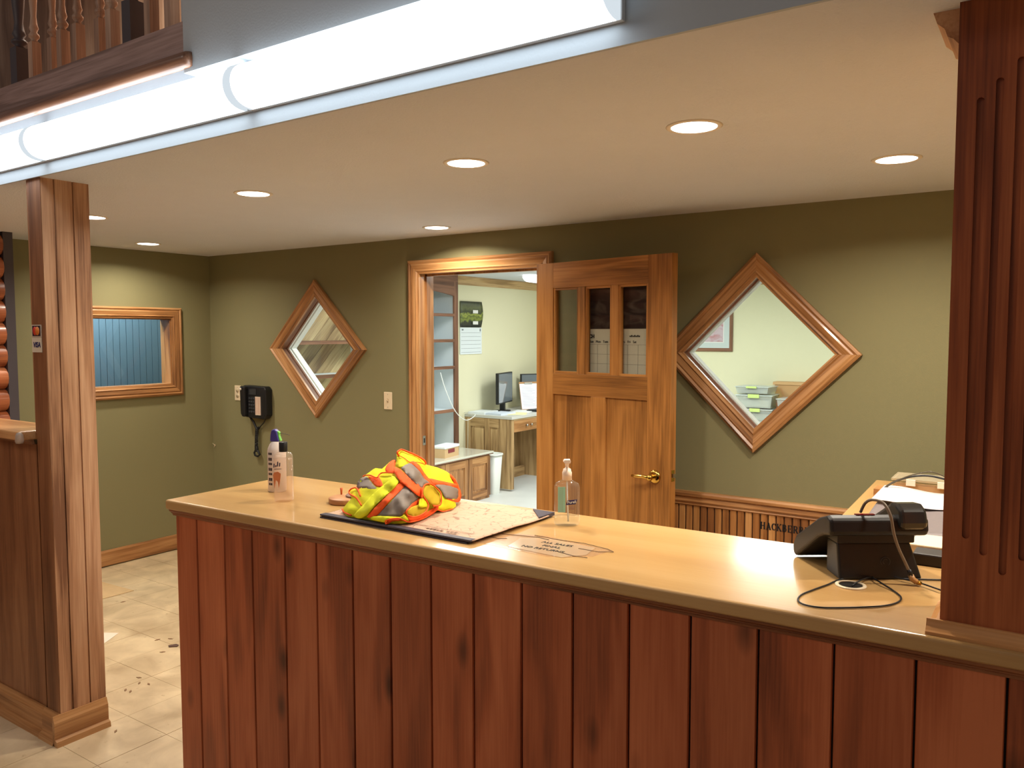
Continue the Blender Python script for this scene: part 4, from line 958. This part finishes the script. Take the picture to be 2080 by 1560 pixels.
# curved white paper lying over a grey padded envelope
env = thing('grey_envelope', 'crumpled grey padded envelope under the white paper on the side counter', 'envelope', (-.33, 2.78, CT))
def sheet(name, mat, parent, x0, x1, y0, y1, zf, thick, nx=28, ny=10):
    m_ = MB(); m_.smooth = True
    for j in range(ny+1):
        for i in range(nx+1):
            s_, t_ = i/nx, j/ny; m_.vert((x0+(x1-x0)*s_, y0+(y1-y0)*t_, CT+zf(s_, t_)))
    for j in range(ny):
        for i in range(nx):
            a = j*(nx+1)+i; m_.face([a, a+1, a+nx+2, a+nx+1])
    return m_.build(name, mat, parent, solid=thick)
sheet('flap', plain('grey_poly_envelope', (112, 102, 102), .5, bump=.2, bscale=60), env, -.46, -.16, 2.50, 2.80, lambda s_, t_: .008+.022*t_+.005*sin(s_*9+t_*2)*(.3+t_), .004)
sheet('lower_layer', MATS['grey_poly_envelope'], env, -.44, -.16, 2.44, 2.49, lambda s_, t_: .005+.012*t_+.003*sin(s_*11)**2, .003)
o = sheet('white_paper', PAPER, None, -.475, -.15, 2.74, 2.99, lambda s_, t_: .041+.006*t_+.006*sin(s_*7.5+.8), .0012); o.data.materials[0] = plain('greyish_white_paper', (206, 200, 200), .8); tag(o, 'curved sheet of white paper lying on the grey envelope', 'paper')  # even greyish base colour replaces the plain paper white
o = B(-.30, -.15, 2.29, 2.42, CT, CT+.028).build('book', [plain('book_cream', (226, 206, 170), .6)], None, bevel=.003); tag(o, 'cream covered book between the desk phone and the dark column', 'book')
o = B(-.28, -.16, 2.19, 2.26, CT, CT+.030).build('adapter_box', plain('adapter_dark', (44, 38, 34), .5), None, bevel=.004); tag(o, 'small dark power box beside the dark column', 'adapter')
bc2 = thing('black_cable', 'black cable arching over the white paper behind the desk phone', 'cable', (-.4, 2.9, CT))
z_ = CT+.075
MB().tube(curve_pts([at(1793, 994, 1, 2.95), at(1812, 981, 1, 2.96), at(1835, 972, 1, 2.97), at(1860, 967, 1, 2.98), at(1890, 967, 1, 2.98), at(1925, 975, 1, 2.98)], 6), .0034, 8).build('strand', BLACKP, bc2)
MB().tube(curve_pts([at(1793, 994, 1, 2.95), at(1812, 982, 1, 2.955), at(1840, 969, 1, 2.96), at(1870, 961, 1, 2.96), at(1895, 959, 1, 2.96), at(1925, 971, 1, 2.96)], 6), .0022, 8).build('strand', plain('cable_olive', (70, 60, 40), .4), bc2)
bc3 = thing('flat_cord', 'black cord running from the desk phone behind the column', 'cord', (-.2, 2.15, CT))
MB().tube(curve_pts([at(1856, 1108, 2, CT+.006), at(1885, 1122, 2, CT+.004), at(1925, 1140, 2, CT+.004)], 6), .0045, 8).build('strand', BLACKP, bc3)

# ================================================================== FLOOR LITTER
def flat(name, pts, mat, z, label, cat, th=.001):
    o = MB().prism([(at(a, b_, 2, z).x, at(a, b_, 2, z).y) for a, b_ in pts], 2, z, z+th).build(name, mat, None); return tag(o, label, cat)
flat('paper_sheet', [(150, 1284), (241, 1286), (209, 1309), (186, 1323), (150, 1330)], plain('pale_floor_paper', (236, 222, 204), .8), .0015, 'pale paper sheet lying on the floor beside the post base', 'paper')
flat('torn_underlay', [(120, 1180), (183, 1176), (272, 1200), (240, 1209), (188, 1222), (120, 1240)], plain('torn_underlay_tan', (206, 174, 130), .8, var=.12, vscale=20), .001, 'torn tan underlay sheet on the floor near the left wall', 'underlay', .003)
flat('dark_sliver', [(184, 1310), (206, 1313), (208, 1317), (198, 1318), (184, 1314)], plain('dark_wood_chip', (90, 66, 56), .7), .003, 'dark flat sliver lying on the pale paper sheet', 'sliver', .005)
flat('dark_sliver', [(342, 1312), (358, 1309), (363, 1311), (360, 1314), (343, 1315)], MATS['dark_wood_chip'], .001, 'dark flat sliver on the floor close to the counter end', 'sliver', .004)
chips = [(250, 1223), (320, 1300), (346, 1298), (283, 1388), (265, 1405), (255, 1402), (302, 1390), (235, 1486), (212, 1399), (330, 1325), (282, 1377)]
m_ = MB()
for k, (a, b_) in enumerate(chips):
    c = at(a, b_, 2, 0); rr = .009; an = random.uniform(0, 3)
    m_.prism([(c.x+rr*cos(an+q_*1.6)*(1.6 if q_ % 2 else .6), c.y+rr*sin(an+q_*1.6)*(1.6 if q_ % 2 else .6)) for q_ in range(4)], 2, .0005, .003)
o = m_.build('floor_debris', plain('debris_brown', (140, 108, 80), .8), None, kind='stuff'); tag(o, 'small brown flakes scattered over the beige floor', 'debris')

# ================================================================== BACK OFFICE
XW = -5.25
# crown on the left office wall and far wall
r = sroot('trim_3')
CR = [(0, 0), (0, .05), (.012, .05), (.05, .012), (.09, .006), (.09, 0)]
moulding('crown_moulding', greyoak('X'), r, (XW, YB+WT, ZC-.001), (XW, 8.6, ZC-.001), (0, 0, -1), (1, 0, 0), CR, 0, 0)
moulding('crown_moulding', greyoak('X'), r, (XW, 8.6, ZC-.001), (1.2, 8.6, ZC-.001), (0, 0, -1), (0, -1, 0), CR, 0, 0)
# built-in bookcase over low cabinets
bc_ = thing('bookcase', 'tall built-in bookcase with brown face frame, seen through the doorway', 'bookcase', (-5.1, 5.3, .472))
YS, YE = 4.15, 6.33; FXB = -4.95
WB = plain('shelf_white_laminate', (214, 222, 226), .5)
cuts = [4.15, 5.14, 6.33]
for k, y in enumerate(cuts):
    ya, yb_ = (y, y+.018) if k == 0 else (y-.018, y)
    if k == 1: ya, yb_ = y-.009, y+.009
    B(XW+.002, FXB-.02, ya, yb_, .48, 2.16).build('side_panel', WB, bc_)
for k, y in enumerate(cuts):
    ya, yb_ = (y-.0, y+.06) if k == 0 else ((y-.06, y) if k == 2 else (y-.02, y+.02))
    B(FXB-.02, FXB, ya, yb_, .472, 2.16).build('stile', brownwood('Z'), bc_)
# arched head rail pieces
for a, b_ in ((4.21, 5.12), (5.16, 6.27)):
    n = 12; top = [(a, 2.16), (b_, 2.16)]; arc = [(b_-(b_-a)*q_/n, 2.02+.05*sin(pi*q_/n)) for q_ in range(n+1)]
    MB().prism(top+arc, 0, FXB-.02, FXB).build('head_rail', brownwood('Y'), bc_)
sz = {0: [1.30, 1.58, .90], 1: [.885, 1.315, 1.58, 1.833]}
for k, (a, b_) in enumerate(((4.168, 5.131), (5.149, 6.312))):
    for z in sz[k]:
        B(XW+.02, FXB-.02, a, b_, z-.009, z+.009).build('shelf', WB, bc_)
        B(FXB-.0195, FXB-.001, a+.042, b_-.042, z-.018, z+.012).build('shelf_edge', brownwood('Y'), bc_)
B(XW+.002, XW+.008, 5.149, 6.312, .48, 2.1).build('back_panel', WB, bc_)
B(XW+.002, FXB, YS, YE, 2.16, ZC-.0015).build('top_box', brownwood('Y'), bc_)
# diagonal plank back in the near bay
DG = wood('diagonal_plank_wood', (118, 92, 66), (172, 146, 108), (206, 184, 142), 'X', rough=.5, var=.14, knots=.5, across=8)
a0, a1, z0, z1 = 4.168, 5.131, .48, 2.12
c0 = -3.0
step = .155
k = -6
while k < 14:
    # band between lines  z - y*1 = c  (rising to the right)
    lo = z0-a1+k*step; hi = lo+step-.003
    def clip(poly, f):
        out = []
        for i in range(len(poly)):
            p, q_ = poly[i], poly[(i+1) % len(poly)]; fp, fq = f(p), f(q_)
            if fp >= 0: out.append(p)
            if fp*fq < 0: t_ = fp/(fp-fq); out.append((p[0]+(q_[0]-p[0])*t_, p[1]+(q_[1]-p[1])*t_))
        return out
    poly = [(a0, z0), (a1, z0), (a1, z1), (a0, z1)]
    poly = clip(poly, lambda p: (p[1]-p[0])-lo); 
    if poly: poly = clip(poly, lambda p: hi-(p[1]-p[0]))
    if len(poly) >= 3:
        m_ = MB(); mid = Vector((XW+.006, sum(p[0] for p in poly)/len(poly), sum(p[1] for p in poly)/len(poly)))
        Rm = Matrix.Rotation(radians(45), 4, 'X') @ Matrix.Rotation(radians(90), 4, 'Z')   # local X along +y+z
        inv = Rm.inverted()
        idx = [[m_.vert(inv @ (Vector((XW+dx, p[0], p[1]))-mid)) for p in poly] for dx in (.002, .010)]
        n = len(poly); m_.face(idx[0]); m_.face(idx[1][::-1])
        for i in range(n): m_.face([idx[0][i], idx[0][(i+1) % n], idx[1][(i+1) % n], idx[1][i]])
        o = m_.build('plank', DG, bc_, local=True); o.matrix_basis = Matrix.Translation(mid-wloc(bc_)) @ Rm
    k += 1
# low cabinets below
lc = thing('low_cabinet', 'low oak cabinet with raised panels and a stone top under the bookcase', 'cabinet', (-4.95, 5.3, 0))
B(XW+.002, -4.675, YS, 6.47, .001, .442).build('carcass', oak('Z'), lc)
B(XW+.002, -4.64, YS, 6.50, .452, .472).build('stone_top', plain('pale_stone_top', (206, 204, 190), .15, var=.05, coat=.5), lc, bevel=.003)
B(XW+.002, -4.645, YS, 6.50, .442, .452).build('top_edge', brownwood('Y'), lc)
y = 6.47; n_ = 0
while y > YS+.3:
    ya = y-.36
    d_ = MB().box(-4.675, -4.668, ya+.004, y-.004, .03, .432).build('door_front', oak('Z'), lc)
    for bx_ in ((-4.668, -4.660, ya+.004, ya+.06, .03, .432), (-4.668, -4.660, y-.06, y-.004, .03, .432)): B(*bx_).build('door_stile', oak('Z'), d_)
    for bx_ in ((-4.668, -4.660, ya+.06, y-.06, .03, .09), (-4.668, -4.660, ya+.06, y-.06, .36, .432)): B(*bx_).build('door_rail', oak('Y'), d_)
    m_ = MB(); m_.box(-4.668, -4.663, ya+.085, y-.085, .112, .338); m_.build('raised_panel', oak('Z'), d_, bevel=.003)
    y -= .36
# small carton and cloth on the cabinet
bx_ = thing('small_carton', 'small tan carton with a red label and white top on the low cabinet', 'box', (-4.82, 5.98, .472), radians(8))
MB().box(-.07, .07, -.16, .10, 0, .085).build('box_body', plain('carton_tan', (206, 172, 128), .7), bx_, local=True)
MB().box(.0705, .072, -.10, .02, .042, .078).build('red_label', plain('label_red', (134, 54, 56), .6), bx_, local=True)
MB().box(-.078, .08, -.165, .105, .086, .112).build('white_top', plain('white_cloth', (232, 234, 236), .8), bx_, local=True, bevel=.008)
# white trash can
tc_ = thing('trash_can', 'tall white plastic waste bin between the low cabinet and the desk', 'trash can', (-4.80, 6.66, 0))
WP = plain('white_bin_plastic', (222, 224, 218), .4)
def can(m_, r0, r1, z0_, z1_): m_.lathe([(r0, z0_), (r0, z0_+.002), (r1, z1_), (r1-.006, z1_), (r0-.004, z0_+.02), (.001, z0_+.02)], (-4.80, 6.66, 0), 28, sy=.75, power=4)
m_ = MB(); can(m_, .090, .118, .001, .400); m_.build('bin_body', WP, tc_)
m_ = MB(); m_.lathe([(.118, .395), (.126, .398), (.126, .412), (.122, .416), (.115, .412), (.115, .397)], (-4.80, 6.66, 0), 28, sy=.75, power=4); m_.build('rim', WP, tc_)
# desk
dk = thing('office_desk', 'light oak desk with panelled end and grey laminate top', 'desk', (-4.95, 7.5, 0))
YD = 6.825; XF = -4.647
TOPM = plain('grey_laminate', (196, 196, 190), .35)
B(XW+.002, XF+.015, YD-.012, 8.598, .755, .785).build('desktop', TOPM, dk, bevel=.003)
B(XW+.002, XF, YD+.012, YD+.024, .02, .754).build('end_core', greyoak('Z'), dk)
for a, b_ in ((XW+.002, XW+.07), (-4.99, -4.93), (XF-.16, XF)): B(a, b_, YD, YD+.012, .02, .754).build('end_stile', greyoak('Z'), dk)
for z_0, z_1 in ((.02, .13), (.66, .754)): 
    B(XW+.07, -4.99, YD, YD+.012, z_0, z_1).build('end_rail', greyoak('X'), dk); B(-4.93, XF-.16, YD, YD+.012, z_0, z_1).build('end_rail', greyoak('X'), dk)
for a, b_ in ((XW+.085, -5.005), (-4.915, XF-.175)): MB().box(a, b_, YD+.003, YD+.012, .15, .64).build('raised_panel', greyoak('Z'), dk, bevel=.006)
dw = B(XF-.02, XF+.002, YD+.05, 7.75, .615, .735).build('drawer', oak('Y'), dk, bevel=.004)
for dy in (0, .09): MB().lathe([(.007, 0), (.007, .012), (.013, .018), (.013, .024), (.001, .027)], (XF+.002, 7.10+dy, .675), 14, 'X').build('knob', STEEL, dw)
B(XF-.02, XF-.001, YD+.024, YD+.05, .02, .754).build('front_stile', greyoak('Z'), dk)
B(XF-.02, XF-.001, YD+.05, 7.75, .736, .754).build('front_rail', greyoak('Y'), dk)
B(XW+.002, XW+.02, YD+.024, 7.9, .0, .754).build('back_panel', greyoak('Z'), dk)
B(-5.1, -5.07, 7.22, 7.27, .12, .754).build('back_batten', greyoak('Z'), dk)
B(XW+.02, XF-.03, 7.76, 8.59, .001, .754).build('pedestal', greyoak('Z'), dk)
B(-5.11, -5.09, YD+.024, 7.75, .001, .12).build('kick_board', greyoak('Y'), dk)
DT_ = .785
# long work table along the far wall
tb2 = thing('work_table', 'grey topped counter along the far office wall under the framed picture', 'table', (-2.4, 8.3, 0))
B(XF+.02, 0.5, 8.0, 8.598, .72, .75).build('tabletop', TOPM, tb2)
for x in (-4.5, -3.4, -2.3, -1.2, .3): B(x, x+.04, 8.05, 8.55, .001, .72).build('support_panel', greyoak('Z'), tb2)
# monitors
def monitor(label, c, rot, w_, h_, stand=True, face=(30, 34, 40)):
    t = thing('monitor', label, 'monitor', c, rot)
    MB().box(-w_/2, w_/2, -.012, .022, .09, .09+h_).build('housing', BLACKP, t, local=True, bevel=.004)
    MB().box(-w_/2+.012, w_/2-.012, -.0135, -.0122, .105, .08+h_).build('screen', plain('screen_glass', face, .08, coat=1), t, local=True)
    if stand:
        MB().box(-.025, .025, .0, .05, .012, .16).build('neck', BLACKP, t, local=True)
        MB().lathe([(.11, 0), (.11, .008), (.02, .014)], (0, .02, 0), 24, sy=.75).build('foot', BLACKP, t, local=True)
    return t
monitor('black flat monitor angled on the desk, screen painted with a pale reflection', (-5.06, 7.30, DT_), radians(105), .46, .34, face=(112, 120, 128))  # the pale reflection is put into the screen's base colour
monitor('black monitor in the desk corner behind the clipboard', (-5.02, 7.98, DT_), radians(55), .50, .30)
o = B(-5.20, -4.86, 8.30, 8.50, DT_, DT_+.42).build('computer_tower', BLACKP, None, bevel=.005); tag(o, 'black box standing behind the second monitor', 'computer')
# clipboard leaning up
cb = thing('clipboard', 'tan clipboard with a white form, propped upright on the desk', 'clipboard', (-4.92, 7.62, DT_), radians(60))
RX = Matrix.Rotation(radians(-14), 4, 'X')
MB(RX).box(-.115, .115, 0, .004, 0, .32).build('board', plain('hardboard_tan', (176, 132, 86), .6), cb, local=True)
MB(RX).box(-.110, .110, -.002, 0, .006, .298).build('form_sheet', plain('form_white', (240, 242, 246), .7), cb, local=True)
m_ = MB(RX)
for k in range(13): m_.box(-.09, .09-(k*37 % 5)*.014, -.0026, -.0020, .04+k*.018, .0425+k*.018)
m_.build('printed_rows', plain('print_blue_grey', (160, 166, 190), .8), cb, local=True)
MB(RX).box(-.05, .05, -.012, .002, .292, .312).build('clip', STEEL, cb, local=True, bevel=.002)
# keyboard, papers
kb = thing('keyboard', 'dark keyboard at the front edge of the desk', 'keyboard', (-4.76, 7.62, DT_), radians(86))
MB().box(-.21, .21, -.07, .07, 0, .016).build('base', BLACKP, kb, local=True, bevel=.003)
for j in range(4): MB().box(-.20, .20, -.058+j*.03, -.034+j*.03, .016, .021).build('key_row', plain('key_row_dark', (54, 54, 58), .5), kb, local=True, bevel=.002)
pp = [((-5.13, 6.99, 0), 4, (.21, .28), (226, 232, 236), .022, 'stack of white papers at the left corner of the desk'), ((-4.90, 7.00, 0), -3, (.20, .26), (206, 216, 232), .018, 'pale blue paper pad beside the left paper stack'),
      ((-4.78, 7.14, 0), 30, (.20, .27), (232, 226, 178), .004, 'pale yellow sheet near the desk front edge'), ((-4.86, 7.36, 0), 15, (.2, .26), (240, 242, 242), .006, 'loose white sheet in front of the monitor foot')]
for c, a, (w_, h_), col, th, lb in pp:
    o = MB().box(-w_/2, w_/2, -h_/2, h_/2, 0, th).build('paper_stack' if th > .01 else 'paper_sheet', plain('paper_%d_%d_%d' % col, col, .8), None); o.location = (c[0], c[1], DT_); o.rotation_euler = (0, 0, radians(a)); tag(o, lb, 'papers')
# wall calendar in office
wc = thing('landscape_calendar', 'hanging calendar with a green lake landscape photo on the cream wall', 'calendar', (XW, 6.93, 1.72))
m_ = MB(); m_.smooth = True; n = 8
for j in range(n+1):
    t_ = j/n; bulge = .02+.03*sin(pi*t_*.9)*1.0
    for q_ in range(n+1):
        s_ = q_/n; m_.vert((XW+.012+.03*(1-t_)*(.3+.7*s_)*0+.022*sin(pi*t_)*s_, 6.733+.385*s_-.012*t_*(s_), 1.992-.276*t_))
for j in range(n):
    for q_ in range(n): a = j*(n+1)+q_; m_.face([a, a+1, a+n+2, a+n+1])
def lakemat():
    m, t, b = nt('lake_photo'); N = t.nodes.new; L = t.links.new
    tc = N('ShaderNodeTexCoord'); sp_ = N('ShaderNodeSeparateXYZ'); L(tc.outputs['Object'], sp_.inputs[0])
    n = N('ShaderNodeTexNoise'); n.inputs['Scale'].default_value = 16; n.inputs['Detail'].default_value = 4; L(tc.outputs['Object'], n.inputs[0])
    mm = N('ShaderNodeMath'); mm.operation = 'MULTIPLY_ADD'; mm.inputs[1].default_value = .14; L(n.outputs['Fac'], mm.inputs[0]); L(sp_.outputs['Z'], mm.inputs[2])
    mr = N('ShaderNodeMapRange'); mr.inputs['From Min'].default_value = .06; mr.inputs['From Max'].default_value = .33; L(mm.outputs[0], mr.inputs['Value'])
    cr = N('ShaderNodeValToRGB'); e = cr.color_ramp.elements; e[0].position = 0; e[0].color = (*s2l((34, 36, 34)), 1); e[1].position = 1; e[1].color = (*s2l((66, 70, 56)), 1)
    for p_, c_ in ((.25, (50, 54, 44)), (.34, (128, 140, 60)), (.45, (84, 96, 44)), (.52, (150, 160, 72)), (.58, (52, 60, 44)), (.8, (92, 98, 60))):
        q_ = cr.color_ramp.elements.new(p_); q_.color = (*s2l(c_), 1)
    L(mr.outputs[0], cr.inputs[0]); L(cr.outputs[0], b.inputs['Base Color']); b.inputs['Roughness'].default_value = .4; return m
m_.build('photo_page', lakemat(), wc, solid=.001)
for z in (1.885, 1.765): MB().box(XW+.030, XW+.034, 6.93, 7.02, z-.02, z+.015).build('white_house', plain('photo_white', (226, 226, 222), .6), wc)
B(XW+.004, XW+.010, 6.733, 7.118, 1.425, 1.712).build('date_page', plain('date_white', (222, 230, 234), .7), wc)
m_ = MB()
for k in range(6): m_.box(XW+.0102, XW+.0108, 6.75, 7.10, 1.445+k*.042, 1.4475+k*.042)
m_.box(XW+.0102, XW+.0108, 6.76, 6.79, 1.68, 1.695).box(XW+.0102, XW+.0108, 7.08, 7.10, 1.67, 1.70)
m_.build('ruled_lines', plain('date_ink', (120, 126, 132), .8), wc)
# office dome light
dl_ = thing('dome_light', 'oblong white glass ceiling light in the back office', 'ceiling light', (-4.55, 7.55, ZC))
B(-4.62, -4.48, 7.0, 8.1, ZC-.012, ZC-.001).build('base_pan', WHITE, dl_)
MB().lathe([(.001, -.60), (.05, -.585), (.075, -.54), (.085, 0), (.075, .54), (.05, .585), (.001, .60)], (-4.55, 7.55, ZC-.02), 20, 'Y', sy=.75).build('glass_dome', emis('office_dome_glow', (.97, 1, .95), 3.0), dl_)
# white power cord from bookcase to the desk
wcd = thing('sagging_cable', 'thin white cable sagging from the bookcase to the desk', 'cable', (-5.0, 6.3, .8))
MB().tube(curve_pts([(-4.93, 6.02, 1.27), (-4.925, 6.08, 1.12), (-4.92, 6.20, .92), (-4.92, 6.32, .81), (-4.95, 6.48, .765), (-5.02, 6.70, .80), (-5.24, 6.80, .80)], 8), .004, 8).build('strand', WHITE, wcd)
MB().tube(curve_pts([(-5.20, 6.81, .74), (-5.195, 6.80, .55), (-5.20, 6.80, .30), (-5.2, 6.80, .05)], 6), .004, 6).build('drop', plain('cord_cream', (214, 206, 180), .5), wcd)
# framed picture on the far wall
fp = thing('framed_picture', 'framed red and blue picture with a pale mat on the far office wall', 'picture', (-3.25, 8.6, 1.68))
fx0, fx1, fz0, fz1 = -3.60, -2.925, 1.447, 1.90
for a, b_, inw in (((fx0, 8.598, fz1), (fx1, 8.598, fz1), (0, 0, -1)), ((fx1, 8.598, fz1), (fx1, 8.598, fz0), (-1, 0, 0)), ((fx1, 8.598, fz0), (fx0, 8.598, fz0), (0, 0, 1)), ((fx0, 8.598, fz0), (fx0, 8.598, fz1), (1, 0, 0))):
    moulding('frame_side', brownwood('X'), fp, a, b_, inw, (0, -1, 0), [(0, 0), (0, .02), (.012, .026), (.03, .018), (.038, .012), (.038, 0)])
B(fx0+.03, fx1-.03, 8.585, 8.597, fz0+.03, fz1-.03).build('mat_board', plain('mat_pale_blue', (196, 206, 206), .7), fp)
B(fx0+.10, fx1-.095, 8.582, 8.585, fz0+.095, fz1-.095).build('inner_mat', WHITE, fp)
B(fx0+.11, fx1-.105, 8.579, 8.582, fz0+.105, fz1-.105).build('print', calmat(5, ((196, 176, 186), (176, 96, 96))), fp)
# storage bins on the far table
BIN = glassm('bin_clear', (246, 248, 246), .08, .3, 1.4, (222, 226, 222))
def bin_(label, c, w_, d_, h_, content):
    t = thing('storage_bin', label, 'storage bin', c, radians(random.uniform(-4, 4)), 'clear storage bins on the far office table')
    m_ = MB(); i = 0
    for z, k in ((0, .92), (h_*.86, 1)):
        for x, y in ((-1, -1), (1, -1), (1, 1), (-1, 1)): m_.vert((x*w_/2*k, y*d_/2*k, z))
    for f in ((3, 2, 1, 0), (0, 1, 5, 4), (1, 2, 6, 5), (2, 3, 7, 6), (3, 0, 4, 7)): m_.face(f)
    m_.build('tub', BIN, t, local=True, solid=.003)
    MB().box(-w_/2-.01, w_/2+.01, -d_/2-.01, d_/2+.01, h_*.86, h_*.94).build('lid', plain('lid_clear_white', (216, 224, 222), .3, trans=.3), t, local=True, bevel=.004)
    MB().box(-w_*.16, w_*.16, -d_/2-.02, -d_/2-.008, h_*.72, h_).build('latch', plain('latch_lime', (196, 214, 130), .5), t, local=True, bevel=.003)
    MB().box(-w_*.40, w_*.40, -d_*.38, d_*.38, .005, h_*.55).build('folded_contents', content, t, local=True, bevel=.01)
g1 = plain('contents_grey', (176, 174, 170), .8, var=.4, vscale=30); g2 = plain('contents_pale', (222, 218, 208), .8, var=.3, vscale=25)
bin_('clear storage bin at the bottom of the stack on the far table', (-2.52, 8.28, .7505), .34, .30, .13, g2)
bin_('clear storage bin in the middle of the stack on the far table', (-2.55, 8.28, .885), .36, .30, .14, g2)
bin_('clear storage bin with a lime latch topmost of the stack', (-2.56, 8.28, 1.03), .34, .28, .075, g1)
bin_('low clear storage bin to the right of the stack', (-2.16, 8.28, .886), .30, .28, .11, g2)
o = B(-2.34, -1.9, 8.12, 8.45, .75, .884).build('black_case', plain('black_case_mat', (52, 52, 56), .5), None, bevel=.01); tag(o, 'low black case under the right hand clear bin', 'case')
cbx = thing('cardboard_box', 'tan cardboard box behind the clear storage bins', 'box', (-2.20, 8.5, .75))
B(-2.42, -1.85, 8.455, 8.59, .75, 1.11).build('box_body', plain('cardboard_tan', (196, 152, 104), .8), cbx)
B(-2.44, -1.83, 8.445, 8.592, 1.111, 1.14).build('lid', plain('cardboard_lid', (206, 164, 116), .8), cbx)
